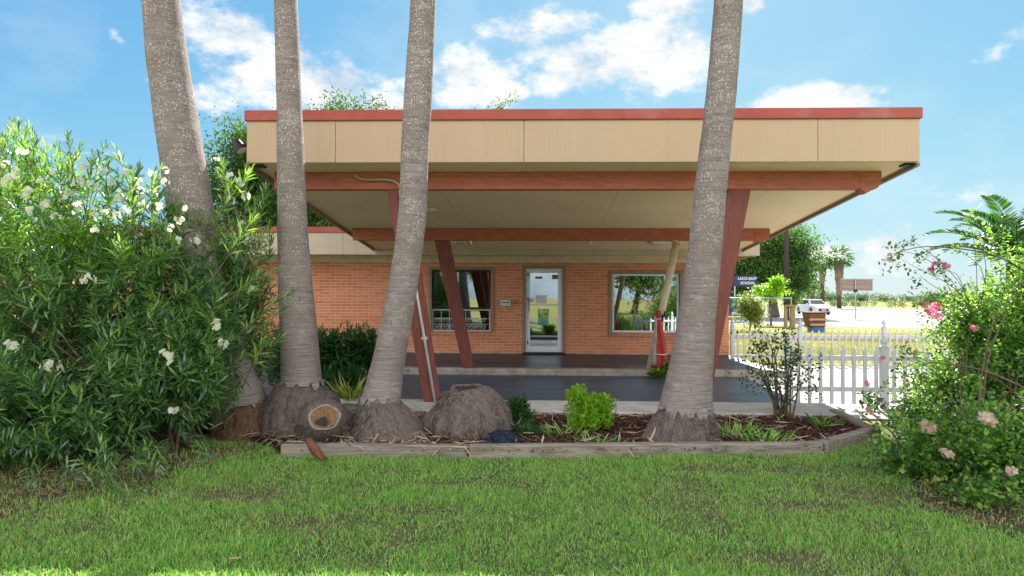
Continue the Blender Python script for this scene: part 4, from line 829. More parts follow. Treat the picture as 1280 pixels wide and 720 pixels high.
# ---- bare-legged sapling in front of the gate
Y = 8.3; sb_ = at(972, 517, Y); E = empty('sapling', (sb_.x, Y, .03), 'thin leggy young shrub in front of the white picket gate', 'shrub')
tips = [(940, 425), (948, 445), (955, 418), (965, 440), (975, 432), (985, 415), (990, 440), (1000, 452), (1008, 470), (935, 462), (950, 470), (985, 465), (996, 480), (962, 458), (1005, 440), (970, 470)]
tw = np.array([tuple(at(u, v, Y+rng.uniform(-.25, .25))) for u, v in tips]); canes('stem', [(sb_.x-.02, Y, .03), (sb_.x+.10, Y, .03), (sb_.x+.05, Y+.05, .03), (sb_.x+.16, Y-.03, .03)], list(tw), M['stem'], E, .013, .004, 6, .05)
tt = np.repeat(tw, 7, 0)+rng.normal(0, .085, (len(tw)*7, 3)); shoot_leaves('foliage', tt, unit(rng.normal(0, .6, tt.shape)+[0, 0, .6]), 10, .2, (.035, .06), .028, M['oakleaf'], E, (.5, 1.4), (.05, .3), (.8, 1, .35, .75))
# ---- sprawling pink flowering shrub on the right
rb = at(1255, 600, 5.4); BG = empty('flowering_shrub', (rb.x, 5.6, 0), 'sprawling bright green shrub with pink flowers on the right of the lawn', 'shrub')
br = [blob(1252, 465, 7.4, .72, .8, .80), blob(1335, 420, 7.6, 1.05, 1.0, 1.12), blob(1188, 480, 7.3, .50, .6, .46), blob(1218, 402, 7.5, .42, .5, .42), blob(1285, 372, 7.7, .55, .6, .52), blob(1150, 520, 7.1, .42, .4, .26),
      blob(1205, 562, 5.7, .44, .5, .36), blob(1295, 555, 5.4, .62, .5, .5), blob(1130, 572, 5.9, .24, .25, .16), blob(1225, 612, 5.0, .25, .25, .16), blob(1165, 548, 6.2, .3, .4, .22)]
def first_hit(u, v, blobs, lift=.08):
    d = ray(u, v)
    for q in np.arange(4.0, 9.5, .05):
        p = CAM+d*(q/d.y)
        if any(((p.x-b[0])/b[3])**2+((p.y-b[1])/b[4])**2+((p.z-b[2])/b[5])**2 < 1.06 for b in blobs): return p-d*lift
    return None
P, O, _ = blob_pts(br, 5200, .82, .50, .06)
A = unit(O*.6+np.array([0, 0, .45])+rng.normal(0, .5, P.shape))
shoot_leaves('foliage', P, A, 12, .24, (.032, .058), .030, M['bougleaf'], BG, (.6, 1.45), (.05, .3), (.75, 1, .32, .72))
tips = [(1112, 318), (1128, 325), (1150, 345), (1138, 300), (1165, 322), (1180, 340), (1195, 310), (1210, 270), (1225, 290), (1108, 470), (1100, 520), (1095, 575), (1112, 600), (1085, 500), (1170, 460), (1140, 440), (1130, 620), (1200, 640), (1240, 660), (1178, 632), (1105, 540), (1160, 375), (1175, 400)]
tw = np.array([tuple(at(u, v, (7.2 if v < 480 else 5.5)+rng.uniform(-.2, .2))) for u, v in tips]); canes('stem', [(rb.x+rng.uniform(.2, 1.2), 6.6+rng.uniform(-.7, .7), 0) for _ in range(14)], list(P[rng.choice(len(P), 90, replace=False)]), M['stem'], BG, .012, .003, 5, .10)
hub = [blob_ for blob_ in br]
for t_ in tw:
    b_ = min(br, key=lambda q: (q[0]-t_[0])**2+(q[2]-t_[2])**2); canes('twig', [b_[:3]], [tuple(t_)], M['stem'], BG, .005, .002, 5, .05)
tt = np.repeat(tw, 4, 0)+rng.normal(0, .055, (len(tw)*4, 3)); shoot_leaves('twig_foliage', tt, unit(rng.normal(0, .7, tt.shape)+[0, 0, .3]), 8, .18, (.035, .06), .032, M['bougleaf'], BG, (.5, 1.4), (.05, .3), (.75, 1, .32, .72))
c0, c1 = at(1290, 345, 7.4), at(1118, 318, 7.2); arch = [c0.lerp(c1, q)+Vector((0, 0, .2*math.sin(PI*q)+.02*math.sin(9*q))) for q in np.linspace(0, 1, 14)]
m = MB(); m.tube(arch, list(np.linspace(.010, .004, 14)), 6); m.build('branch', M['stem'], BG, smooth=True)
c0, c1 = at(1290, 490, 6.3), at(1160, 453, 6.3); arch = [c0.lerp(c1, q)+Vector((0, 0, .07*math.sin(PI*q))) for q in np.linspace(0, 1, 12)]
m = MB(); m.tube(arch, list(np.linspace(.013, .006, 12)), 6); m.build('branch', M['stem'], BG, smooth=True)
PK = [cluster_mesh('pink_flower', 9, .06, .03, M['pink']) for _ in range(3)]; FD = [cluster_mesh('faded_flower', 7, .05, .03, M['faded']) for _ in range(3)]
for i, (u, v, s_, kind) in enumerate([(1158, 382, 1.1, 0), (1170, 386, 1.1, 0), (1164, 390, 1, 0), (1173, 396, .8, 0), (1170, 333, .8, 0), (1182, 332, .75, 0), (1166, 338, .7, 0), (1112, 321, .7, 1), (1217, 409, .6, 0), (1104, 448, .5, 0), (1084, 480, .6, 0), (1086, 513, .6, 0), (1106, 505, .7, 0), (1164, 537, 1.2, 1), (1235, 522, 1.4, 1), (1185, 567, 1.0, 1), (1262, 590, 1.1, 1), (1172, 600, .6, 1), (1145, 440, .5, 1), (1155, 530, .8, 1), (1244, 530, .8, 1)]):
    place_part('pink_flower' if kind == 0 else 'faded_flower', (PK if kind == 0 else FD)[i % 3], BG, first_hit(u, v, br) or at(u, v, 7.2 if v < 500 else 5.5), s_*(1.3 if v < 500 else 1))
# ---- cycad behind it
sp = at(1272, 328, 9.4); E = empty('cycad', (sp.x, 9.4, 0), 'dark feathery cycad palm rising behind the pink flowering shrub', 'cycad')
m = MB(); m.tube([(sp.x, 9.4, 0), (sp.x, 9.4, sp.z*.5), (sp.x, 9.4, sp.z)], [.16, .15, .13], 20, True, lambda i, an, p: 1+.15*noise.noise(p*9)); m.build('trunk', M['bark'], E, smooth=True)
for i in range(26):
    a_ = i*2.399+.4; e0 = 1.25-.95*(i/26); L_ = rng.uniform(1.05, 1.4); h = Vector((math.cos(a_), math.sin(a_), 0)); pts = []
    for q in np.linspace(0, 1, 16): e_ = e0-1.0*q*q; pts.append((pts[-1]+(h*math.cos(e_)+Vector((0, 0, 1))*math.sin(e_))*L_/15) if pts else Vector(sp))
    n = 46; Ps, Ds = [], []
    for k_ in range(n):
        q = .12+.88*k_/n*.999; f_ = q*15; j = min(14, int(f_)); c = pts[j].lerp(pts[j+1], f_-j); d = (pts[j+1]-pts[j]).normalized(); s_ = d.cross(Vector((0, 0, 1))).normalized(); n_ = s_.cross(d)
        for sg in (-1, 1): Ps.append(c); Ds.append(d*.75+s_*sg+n_*.35)
    fo = link('frond', leaf_mesh('frond', np.array(Ps), np.array([tuple(x) for x in Ds]), .17*np.sin(np.repeat(np.linspace(.35, 2.9, n), 2))+.04, .030, .1, .2, None, (.9, .9, .3, .7)), M['sago'], E)
    m = MB(); m.tube(pts, list(np.linspace(.012, .003, 16)), 5); m.build('midrib', M['sago'], E).parent = fo; fo.children[0].location = -fo.location

# ================================================================== GRASS, LITTER, MULCH
def lawn_noise(P, s_, o_=0): return np.array([noise.noise(Vector((x*s_+o_, y*s_, 1.7))) for x, y in P[:, :2]])
bedxy = [(p.x, p.y) for p in bed]
n = 410000; Yg = 2.9+5.4*rng.random(n)**1.25; Xg = rng.uniform(-1, 1, n)*(1.0+Yg*.92); Pg = np.stack([Xg, Yg, np.zeros(n)], 1)
ok = ~in_poly(Xg, Yg, bedxy)&~((Xg > 4.1)&(Yg > 7.4))
sLr = [(p.x, p.y) for p in soilL]+[(-9, 4.0), (-9, 8.2), (gp(330, 545).x, 8.2)]; 
jx, jy = Xg+rng.normal(0, .16, n), Yg+rng.normal(0, .12, n); inL = in_poly(jx, jy, sLr); inR = in_poly(jx, jy, [(p.x, p.y) for p in soilR])
ok &= ~(inL&(rng.random(n) > .22))&~(inR&(rng.random(n) > .16))
Pg = Pg[ok]; grid = {}
nz1 = np.array([0.]*len(Pg)); cell = np.round(Pg[:, :2]*12)/12
uq, inv = np.unique(cell, axis=0, return_inverse=True); inv = inv.ravel()
nA = lawn_noise(uq, 1.3)[inv]; nB = lawn_noise(uq, 3.4, 9)[inv]; nC = lawn_noise(uq, .55, 4)[inv]
dens = np.clip(1.0+.3*nA+.4*nB, .62, 1)
def bare(u, v, ru, rv):
    c = gp(u, v); return np.exp(-(((Pg[:, 0]-c.x)/ru)**2+((Pg[:, 1]-c.y)/rv)**2))
pat = np.zeros(len(Pg))
for q in [(985, 590, .55, .16), (1010, 635, .4, .16), (960, 700, .45, .12), (870, 588, .3, .12), (500, 640, .45, .14), (400, 655, .7, .18), (560, 605, .4, .1), (300, 620, .5, .2), (1090, 620, .5, .3)]: pat = np.maximum(pat, bare(*q))
dens *= 1-.45*pat; k_ = rng.random(len(Pg)) < dens; Pk = Pg[k_]; pk = pat[k_]; nk = nA[k_]
nb = nB[k_]; H = rng.uniform(.022, .056, len(Pk))*(1-.45*pk)*(1+.45*nk+.75*np.clip(nb, -.4, 1)+.9*(rng.random(len(Pk)) < .012)); dry = rng.random(len(Pk)) < (.12+.5*pk+.35*np.clip(-nC[k_], 0, 1)+.25*np.clip(-nk, 0, 1))
g = link('grass', blade_mesh('grass', Pk[~dry], H[~dry], rng.uniform(.0036, .0068, (~dry).sum()), rng.uniform(.15, 1.2, (~dry).sum())), M['grass']); tag(g, 'short green mown lawn grass in the foreground', 'grass', kind='stuff')
g = link('dry_grass', blade_mesh('dry_grass', Pk[dry], H[dry]*.8, rng.uniform(.0028, .005, dry.sum()), rng.uniform(.6, 1.6, dry.sum())), M['drygrass']); tag(g, 'straw coloured dead blades mixed through the lawn', 'grass', kind='stuff')
def flat_leaves(name, P, L, W_, mat, label, cat, tilt=.25, droop=(0., .3)):
    n = len(P); a_ = rng.uniform(0, 6.28, n); D = unit(np.stack([np.cos(a_), np.sin(a_), rng.normal(0, tilt, n)], 1)); U = unit(rng.normal(0, .45, (n, 3))+[0, 0, 1])
    return tag(link(name, leaf_mesh(name, P, D, L, W_, rng.uniform(*droop, n), .3, U, (.85, .9, .3, .7)), M[mat]), label, cat, kind='stuff')
def pts_in(poly, n, z):
    a = np.array(poly); x = rng.uniform(a[:, 0].min(), a[:, 0].max(), n); y = rng.uniform(a[:, 1].min(), a[:, 1].max(), n); k_ = in_poly(x, y, poly); return np.stack([x[k_], y[k_], np.full(k_.sum(), z)+rng.uniform(0, .02, k_.sum())], 1)
Pm = pts_in(bedxy, 46000, .072); flat_leaves('mulch_chips', Pm, rng.uniform(.02, .06, len(Pm)), rng.uniform(.008, .02, len(Pm)), 'chip', 'dark red brown wood mulch covering the planting bed', 'mulch')
Ps = pts_in(bedxy, 1500, .10); Pq = pts_in([(x, y) for x, y in bedxy if True], 5000, .09); Pq = Pq[Pq[:, 0] < at(600, 550, 6.8).x]; Ps = np.concatenate([Ps, Pq[:1100]]); flat_leaves('dry_strips', Ps, rng.uniform(.08, .30, len(Ps)), rng.uniform(.008, .022, len(Ps)), 'straw', 'pale dry palm strips strewn over the bed', 'dry leaves', .18, (-.3, .4))
Pl = pts_in(sLr, 9000, .012); Pl = Pl[rng.random(len(Pl)) < .8]; flat_leaves('leaf_litter', Pl, rng.uniform(.03, .13, len(Pl)), rng.uniform(.008, .02, len(Pl)), 'litter', 'brown fallen leaves under the white flowering shrub', 'leaf litter')
Pr = pts_in([(p.x, p.y) for p in soilR], 1600, .012); flat_leaves('dead_leaves', Pr, rng.uniform(.03, .08, len(Pr)), rng.uniform(.01, .03, len(Pr)), 'litter', 'brown fallen leaves on bare soil under the pink flowering shrub', 'leaf litter')
nf = 300; x = rng.uniform(-4, 4.5, nf)*rng.choice([1, .5, -1], nf); y = rng.uniform(3.2, 6.1, nf); flat_leaves('fallen_leaves', np.stack([x, y, np.full(nf, .028)], 1), rng.uniform(.02, .12, nf), rng.uniform(.004, .010, nf), 'straw', 'scattered dry strips lying on the lawn', 'dry leaves', .2)
nd = 150; flat_leaves('blown_leaves', np.stack([rng.uniform(-3.8, 5.0, nd), rng.choice([9.4, 12.8, 16.1, 10.8], nd)+rng.normal(0, .25, nd), np.full(nd, .012)], 1), rng.uniform(.03, .09, nd), rng.uniform(.01, .022, nd), 'litter', 'dry leaves blown over the dark driveway', 'dry leaves', .2)
n = 60000; Y2 = 15.3+14*rng.random(n)**1.3; X2 = rng.uniform(4.6, 4.8+Y2*.75, n); P2 = np.stack([X2, Y2, np.full(n, -.01)], 1); k_ = lawn_noise(np.round(P2*2)/2, .6) > -.25; P2 = P2[k_]
tag(link('field_grass', blade_mesh('field_grass', P2, rng.uniform(.04, .11, len(P2)), rng.uniform(.006, .014, len(P2)), rng.uniform(.2, 1.1, len(P2))), M['fieldgrass']), 'sunlit yellowing grass between the picket fence and the road', 'grass', kind='stuff')
# ================================================================== FENCES
def picket_fence(label, x_posts, y, zp, post_h, h, pw, gap, rails, pt_, posts=None, pickets_from=None, skew=0):
    e = empty('picket_fence', (x_posts[0], y, 0), label, 'fence'); X0, X1 = x_posts[0], x_posts[-1]; yy = lambda x: y+skew*(x-X0)
    for xp in x_posts:
        m = MB(); m.box(xp-pt_/2, xp+pt_/2, yy(xp)-pt_/2, yy(xp)+pt_/2, zp-.05, post_h); p = m.build('post', M['white'], e, .006)
        m = MB(); s_ = pt_/2; z = post_h; m.lathe((xp, yy(xp), z), [(s_*1.3, 0), (s_*1.3, .018), (s_*.8, .03), (s_*.75, .05), (s_*1.1, .075), (s_*1.0, .105), (s_*.5, .15), (.004, .185)], 10); m.build('finial', M['white'], p, smooth=False)
    for zr_ in rails:
        m = MB()
        for a, b in zip(x_posts, x_posts[1:]): m.beam((a+pt_/2, yy(a), zr_), (b-pt_/2, yy(b), zr_), .035, .07)
        for a, b in zip(x_posts, x_posts[1:]):
            m = MB(); m.beam((a+pt_/2+.001, yy(a+pt_/2), zr_), (b-pt_/2-.001, yy(b-pt_/2), zr_), .035, .07); m.build('rail', M['white'], e, .004)
    m = MB(); w_ = pw/2*.9; m.add([(-w_, -.011, 0), (w_, -.011, 0), (w_, -.011, h-.05), (w_*.55, -.011, h-.035), (0, -.011, h), (-w_*.55, -.011, h-.035), (-w_, -.011, h-.05)]+[(-w_, .011, 0), (w_, .011, 0), (w_, .011, h-.05), (w_*.55, .011, h-.035), (0, .011, h), (-w_*.55, .011, h-.035), (-w_, .011, h-.05)],
        [tuple(range(7)), tuple(range(13, 6, -1))]+[(i, (i+1) % 7, 7+(i+1) % 7, 7+i) for i in range(7)])
    o = m.build('picket', M['white']); me = o.data; bpy.data.objects.remove(o); c = 0
    for a, b in zip(x_posts, x_posts[1:]):
        n = max(1, int(round((b-a-pt_)/(pw+gap)))); d = (b-a-pt_)/n
        for i in range(n):
            x = a+pt_/2+(i+.5)*d; o = bpy.data.objects.new('picket', me); COL.objects.link(o); o.parent = e; o.location = (x-X0, yy(x)-.03-y, zp); c += 1
    return e, c
FY = 15.55; xs = [at(u, 430, FY).x for u in (915.5, 1000, 1105)]; dlt = xs[2]-xs[1]; xs += [xs[2]+dlt, xs[2]+2*dlt]
picket_fence('low white picket fence along the dry grass right of the brick building', xs, FY, .03, .90, .80, .05, .108, (.18, .66), .085)
NY = 9.45; xs = [at(u, 470, NY).x for u in (986, 1105)]; xs.append(xs[1]+1.35)
picket_fence('near white picket gate panel standing on the sunlit concrete', xs, NY, .06, .88, .82, .052, .10, (.27, .72), .095)

# ================================================================== BACKGROUND
def tree(name, label, cat, base, blobs, nclump, per, leafL, leafW, mat, trunk_r, limbs=9, spread=.35, group=None, lump=.3, bark='bark', shell=.75):
    e = empty(name, base, label, cat, group); base = Vector(base); P, O, _ = blob_pts(blobs, nclump, shell, lump, base.z+.3)
    k_ = np.repeat(np.arange(len(P)), per); sz = spread*rng.uniform(.5, 1.3, len(P))[k_]
    Q = P[k_]+rng.normal(0, 1, (len(k_), 3))*sz[:, None]*[1, 1, .65]; D = unit(rng.normal(0, .8, Q.shape)+[0, 0, -.15]+O[k_]*.4)
    link('crown', leaf_mesh('crown', Q, D, rng.uniform(.7, 1.3, len(Q))*leafL, leafW, .2, .2, None, (.8, 1, .32, .72)), M[mat], e)
    c = Vector(np.mean([b[:3] for b in blobs], 0)); zb = min(b[2]-b[5]*.6 for b in blobs); zb = max(zb, base.z+.4); m = MB()
    tp = Vector((c.x*.6+base.x*.4, base.y, zb)); pts = interp([(*base, trunk_r*1.35), (*base.lerp(tp, .5), trunk_r), (*tp, trunk_r*.8)], 8); m.tube([Vector(p[:3]) for p in pts], pts[:, 3], 10)
    m.build('trunk', M[bark], e, smooth=True)
    sel2 = rng.choice(len(P), min(limbs, len(P)), replace=False); canes('limb', [tuple(tp-Vector((0, 0, .1)))], list(P[sel2]), M[bark], e, trunk_r*.5, trunk_r*.08, 6, .18)
    return e
def tb(u, v, Y, rx, rz, ry=None): p = at(u, v, Y); return (p.x, p.y, p.z, rx*Y/F_PX, (ry or rx)*Y/F_PX, rz*Y/F_PX)
g0 = lambda u, Y: (at(u, 375, Y).x, Y, 0)
tree('broadleaf_tree', 'large green tree behind the left end of the canopy roof', 'tree', g0(345, 31), [tb(300, 220, 31, 50, 62), tb(350, 215, 31, 66, 70), tb(400, 250, 31, 46, 48), tb(285, 280, 31, 46, 50), tb(365, 290, 31, 70, 40)], 900, 44, .17, .085, 'oakleaf', .3, 30, .42)
tree('treetop', 'treetop showing just above the red roof trim beside the second palm', 'tree', g0(440, 36), [tb(440, 168, 36, 46, 46), tb(395, 185, 36, 30, 52), tb(475, 175, 36, 30, 46)], 420, 36, .17, .08, 'oakleaf', .25, 18, .42)
tree('treetop', 'small treetop just above the middle of the red roof trim', 'tree', g0(626, 36), [tb(626, 172, 36, 28, 46), tb(618, 210, 36, 34, 44)], 260, 36, .16, .07, 'oakleaf', .2, 12, .38)
tree('shade_tree', 'rounded dense shade tree by the road behind the utility pole', 'tree', g0(968, 52), [tb(945, 330, 52, 44, 40), tb(985, 320, 52, 34, 40), tb(965, 306, 52, 34, 22), tb(998, 345, 52, 17, 26), tb(915, 345, 52, 24, 30)], 950, 40, .22, .11, 'midleaf', .34, 24, .5)
tree('young_tree', 'bright lime green young tree before the shade tree', 'tree', g0(964, 37), [tb(966, 364, 37, 14, 8), tb(972, 353, 37, 8, 8), tb(957, 369, 37, 7, 6), tb(948, 362, 37, 4, 3)], 100, 26, .14, .07, 'limeleaf', .05, 8, .13, lump=.8)
tree('loose_bush', 'loose reddish and green bush by the chain link fence', 'bush', g0(937, 31), [tb(935, 384, 31, 13, 17), tb(944, 390, 31, 10, 14)], 150, 30, .10, .05, 'redleaf', .03, 12, .16)
tree('golden_bush', 'small yellow green bush right of the utility pole', 'bush', g0(992, 60), [tb(995, 371, 60, 9, 10), tb(988, 376, 60, 6, 9)], 70, 24, .2, .1, 'redleaf', .05, 6, .2)
# shaggy fan palms down the road
def fanpalm(u, Y, vtop, sw, label, n=30, cr=1.5):
    p = at(u, 375, Y); zt_ = at(u, vtop, Y).z; e = empty('fan_palm', (p.x, Y, 0), label, 'palm tree', 'shaggy fan palms down the road'); r_ = sw/2*Y/F_PX; hz_ = zt_-cr*.6
    m = MB(); m.tube([(p.x, Y, 0), (p.x, Y, hz_*.5), (p.x, Y, hz_)], [.32, .26, .22], 12); m.build('trunk', M['bark'], e, smooth=True)
    m = MB(); zz = np.linspace(.25*hz_ if sw > 9 else .5*hz_, hz_, 16); m.tube([(p.x, Y, z) for z in zz], [r_*(.5+.62*i/15)*(1+.16*(i % 2)) for i in range(16)], 26, True, lambda i, an, q: 1+.5*noise.noise(Vector((math.cos(an)*4+u, math.sin(an)*4, q.z*1.6)))); m.build('dead_frond_skirt', M['skirt'], e)
    Ps, Ds, Ls = [], [], []; top = np.array([p.x, Y, hz_])
    for i in range(n):
        a = i*2.399+u; el_ = 1.35-2.0*i/n; ax_ = np.array([math.cos(a)*math.cos(el_), math.sin(a)*math.cos(el_), math.sin(el_)]); c = top+ax_*cr*.55; s_ = unit(np.cross(ax_, [0, 0, 1.])[None])[0]
        for q in np.linspace(-1.2, 1.2, 12): Ps.append(c); Ds.append(ax_*math.cos(q)+s_*math.sin(q)-np.array([0, 0, .25])); Ls.append(cr*.62)
    link('crown', leaf_mesh('crown', np.array(Ps), np.array(Ds), np.array(Ls), .11, .3, .3, None, (.9, 1, .35, .75)), M['fan'], e)
fanpalm(1028, 98, 322, 8, 'shaggy fan palm at the left of the pair behind the brown sign board'); fanpalm(1049, 96, 313, 9.5, 'tallest shaggy fan palm right behind the brown sign board', 34, 2.0)
fanpalm(1015, 99, 349, 8, 'short shaggy fan palm at the left foot of the cluster', 24, 1.5)
for u, Y, vt in ((1023, 260, 359), (1031, 270, 360)): fanpalm(u, Y, vt, 2.0, 'tiny far fan palm on the horizon %s' % ('nearer the blue pylon' if u == 1023 else 'nearer the shaggy palms'), 16, 2.0)
# utility pole, signs
p = at(983, 398, 46); E = empty('utility_pole', (p.x, 46, 0), 'tall dark wooden utility pole before the shade tree', 'utility pole')
m = MB(); m.tube([(p.x, 46, -.05), (p.x, 46, 10.5)], [.19, .14], 12); m.build('pole', M['pole'], E, smooth=True)
m = MB(); m.box(p.x-1.2, p.x+1.2, 45.76, 45.86, 9.8, 9.92); m.build('crossarm', M['pole'], E)
for dx in (-1.0, -.4, .4, 1.0): m = MB(); m.lathe((p.x+dx, 45.81, 9.921), [(.03, 0), (.06, .03), (.045, .08), (.06, .11), (.01, .15)], 10); m.build('insulator', M['pipe'], E)
def text(s, size, loc, mat, parent, name='lettering'):
    c = bpy.data.curves.new('lettering', 'FONT'); c.body = s; c.size = size; c.extrude = .006; c.align_x = 'CENTER'; c.align_y = 'CENTER'; c.offset = size*.022
    o = bpy.data.objects.new('t', c); COL.objects.link(o); o.rotation_euler = (PI/2, 0, 0); o.location = loc; bpy.context.view_layer.update()
    me = bpy.data.meshes.new_from_object(o.evaluated_get(bpy.context.evaluated_depsgraph_get())); me.transform(o.matrix_world); bpy.data.objects.remove(o); me.materials.clear(); return link(name, me, mat, parent)
Y = 45; a_, b_ = at(913, 358, Y), at(945.5, 344.5, Y); E = empty('school_sign', ((a_.x+b_.x)/2, Y, 0), 'navy school sign with white lettering on two posts', 'sign')
M['signnavy'] = pm('navy_sign', (.02, .04, .10), (.016, .03, .08), 3, .4, .4, bstr=0)
m = MB(); m.box(a_.x, b_.x, Y-.06, Y+.06, a_.z, b_.z); sp_ = m.build('sign_panel', M['signnavy'], E, .02); zc = (a_.z+b_.z)/2; xc = at(934, 350, Y).x
text('LACO EAST', .25, (xc-.02, Y-.07, zc+.16), M['whitepaint'], sp_); text('SCHOOL', .25, (xc+.02, Y-.07, zc-.15), M['whitepaint'], sp_)
for x in (a_.x+.3, b_.x-.3): m = MB(); m.tube([(x, Y, 0), (x, Y, a_.z)], .06, 8); m.build('post', M['galv'], E)
Y = 42; a_, b_ = at(905, 395, Y), at(929, 370, Y); E = empty('notice_board', ((a_.x+b_.x)/2, Y, 0), 'dark low notice board with small white characters at the building corner', 'sign')
m = MB(); m.box(a_.x, b_.x, Y-.05, Y+.05, max(.15, a_.z), b_.z); sp_ = m.build('board', M['signnavy'], E, .02); text('00 W', .26, (at(920, 392, Y).x, Y-.06, max(.15, a_.z)+.16), M['whitepaint'], sp_)
for x in (a_.x+.1, b_.x-.1): m = MB(); m.box(x-.05, x+.05, Y+.051, Y+.13, 0, b_.z-.1); m.build('post', M['galv'], E)
Y = 48; a_, b_ = at(1050, 363.3, Y), at(1090.5, 349.5, Y); pc = at(1068.5, 396, Y); E = empty('billboard', (pc.x, Y, 0), 'weathered blank brown sign board on a single steel post beside the road', 'billboard')
m = MB(); m.box(a_.x, b_.x, Y-.04, Y+.04, a_.z, b_.z); bd = m.build('board', M['billback'], E, .01)
m = MB(); m.box(a_.x-.02, b_.x+.02, Y-.06, Y+.06, b_.z+.002, b_.z+.06); m.box(a_.x+.2, b_.x-.2, Y-.055, Y-.042, a_.z+.26, a_.z+.30); m.build('edge_strip', M['galv'], bd)
m = MB(); m.tube([(pc.x, Y-.09, 0), (pc.x, Y-.09, b_.z+.1)], .045, 10); m.build('post', M['galv'], E); m = MB(); m.box(pc.x-.12, pc.x+.12, Y-.16, Y-.041, a_.z-.12, a_.z+.10); m.build('bracket', M['dark'], E)
Y = 78; a_, b_ = at(983, 361, Y), at(1001, 354, Y); E = empty('street_sign', ((a_.x+b_.x)/2, Y, 0), 'small light blue sign board between the pole and the shade tree trunk', 'sign')
m = MB(); m.box(a_.x, b_.x, Y-.04, Y+.04, a_.z, b_.z); m.build('sign_panel', M['skyblue'], E, .02)
for x in (a_.x+.15, b_.x-.15): m = MB(); m.tube([(x, Y, 0), (x, Y, a_.z)], .05, 8); m.build('post', M['galv'], E)
Y = 150; a_, b_ = at(1012.5, 375, Y), at(1017, 360, Y); E = empty('sign_pylon', ((a_.x+b_.x)/2, Y, 0), 'tall narrow blue sign pylon far along the road', 'sign')
m = MB(); m.box(a_.x, b_.x, Y-.2, Y+.2, .4, b_.z); m.build('pylon_body', M['skyblue'], E, .05); m = MB(); m.box(a_.x-.1, b_.x+.1, Y-.3, Y+.3, 0, .398); m.build('base', M['concrete'], E)
# chain link fence
Y = 36; xs = [at(u, 380, Y).x for u in (900, 930, 960, 989)]; zt_ = at(945, 372.5, Y).z; E = empty('chain_link_fence', (xs[0], Y, 0), 'grey chain link fence in front of the shade tree', 'fence')
for x in xs: m = MB(); m.tube([(x, Y, 0), (x, Y, zt_+.05)], .035, 8); m.build('post', M['galv'], E)
m = MB(); m.tube([(xs[0], Y, zt_), (xs[-1], Y, zt_)], .03, 8); m.build('top_rail', M['galv'], E)
m = MB(); x = xs[0]
while x < xs[-1]-zt_: m.beam((x, Y-.04, .05), (x+zt_-.05, Y-.04, zt_), .006, .006); m.beam((x+zt_-.05, Y-.046, .05), (x, Y-.046, zt_), .006, .006); x += .14
m.build('wire_mesh', M['galv'], E)
Y = 34; E = empty('rail_barrier', (at(985, 390, Y).x, Y, 0), 'pair of tan wooden posts joined by a top rail near the road', 'post barrier')
for u, r_ in ((982, .10), (990.5, .15)): x = at(u, 390, Y).x; m = MB(); m.tube([(x, Y, 0), (x, Y, at(u, 381.5, Y).z)], [r_, r_*.92], 12); m.build('post', M['wood'], E)
m = MB(); m.beam((at(980, 390, Y).x, Y-.16, at(985, 382, Y).z), (at(992, 390, Y).x, Y-.16, at(985, 382, Y).z), .05, .09); m.build('rail', M['wood'], E)
# rusty bin
Y = 30.5; a_, b_ = at(1010, 409, Y), at(1032, 391.5, Y); W_ = b_.x-a_.x; H_ = b_.z; E = empty('rusty_bin', (a_.x+W_/2, Y, 0), 'rusty brown banded bin on a blue base beside the road', 'bin')
m = MB(); m.hexa([(a_.x+.14, Y, .20), (b_.x, Y, .20), (b_.x, Y+.7, .20), (a_.x+.14, Y+.7, .20)], [(a_.x, Y-.05, H_), (b_.x, Y-.05, H_), (b_.x, Y+.7, H_), (a_.x, Y+.7, H_)]); bn = m.build('bin_body', M['rustbin'], E, .03)
for q in (.18, .55): m = MB(); z = .20+q*(H_-.2); xo = a_.x+.14*(1-q); m.box(xo-.012, b_.x+.012, Y-.05*q-.015, Y-.05*q-.001, z-.045, z+.045); m.build('band', M['tanband'], bn)
m = MB(); m.box(a_.x+.25, b_.x-.02, Y+.02, Y+.68, 0, .198); m.build('base', M['blue'], E, .01)
m = MB(); m.box(a_.x-.02, b_.x+.02, Y-.08, Y+.72, H_+.002, H_+.05); m.build('lid', M['rustbin'], E, .01)
# white car
Y = 62; a_, b_ = at(1006.5, 391, Y), at(1026.5, 376.5, Y); cx = (a_.x+b_.x)/2; E = empty('parked_car', (cx, Y, 0), 'white car on the road seen end on', 'car'); hw = .86
def loft(secs, name, mat, parent, bevel=.04):   # cross-sections along the car: y, half width low, half width high, z low, z high
    m = MB(); n = len(secs); vs = []
    for y, wl, wh, zl, zh in secs: vs += [(cx-wl, Y+y, zl), (cx+wl, Y+y, zl), (cx+wh, Y+y, zh), (cx-wh, Y+y, zh)]
    m.add(vs, [(i*4+j, i*4+(j+1) % 4, (i+1)*4+(j+1) % 4, (i+1)*4+j) for i in range(n-1) for j in range(4)]+[(3, 2, 1, 0), tuple((n-1)*4+j for j in range(4))]); return m.build(name, mat, parent, bevel)
body = loft([(-2.2, .74, .70, .30, .66), (-2.0, .84, .78, .22, .80), (-1.2, .86, .82, .2, .90), (1.3, .86, .82, .2, .92), (2.0, .84, .78, .24, .88), (2.2, .76, .72, .3, .78)], 'car_body', M['carwhite'], E)
loft([(-1.15, .76, .74, .89, .92), (-.45, .77, .60, .9, 1.40), (.8, .77, .60, .91, 1.42), (1.55, .76, .72, .91, .95)], 'roof_cabin', M['carwhite'], E, .05)
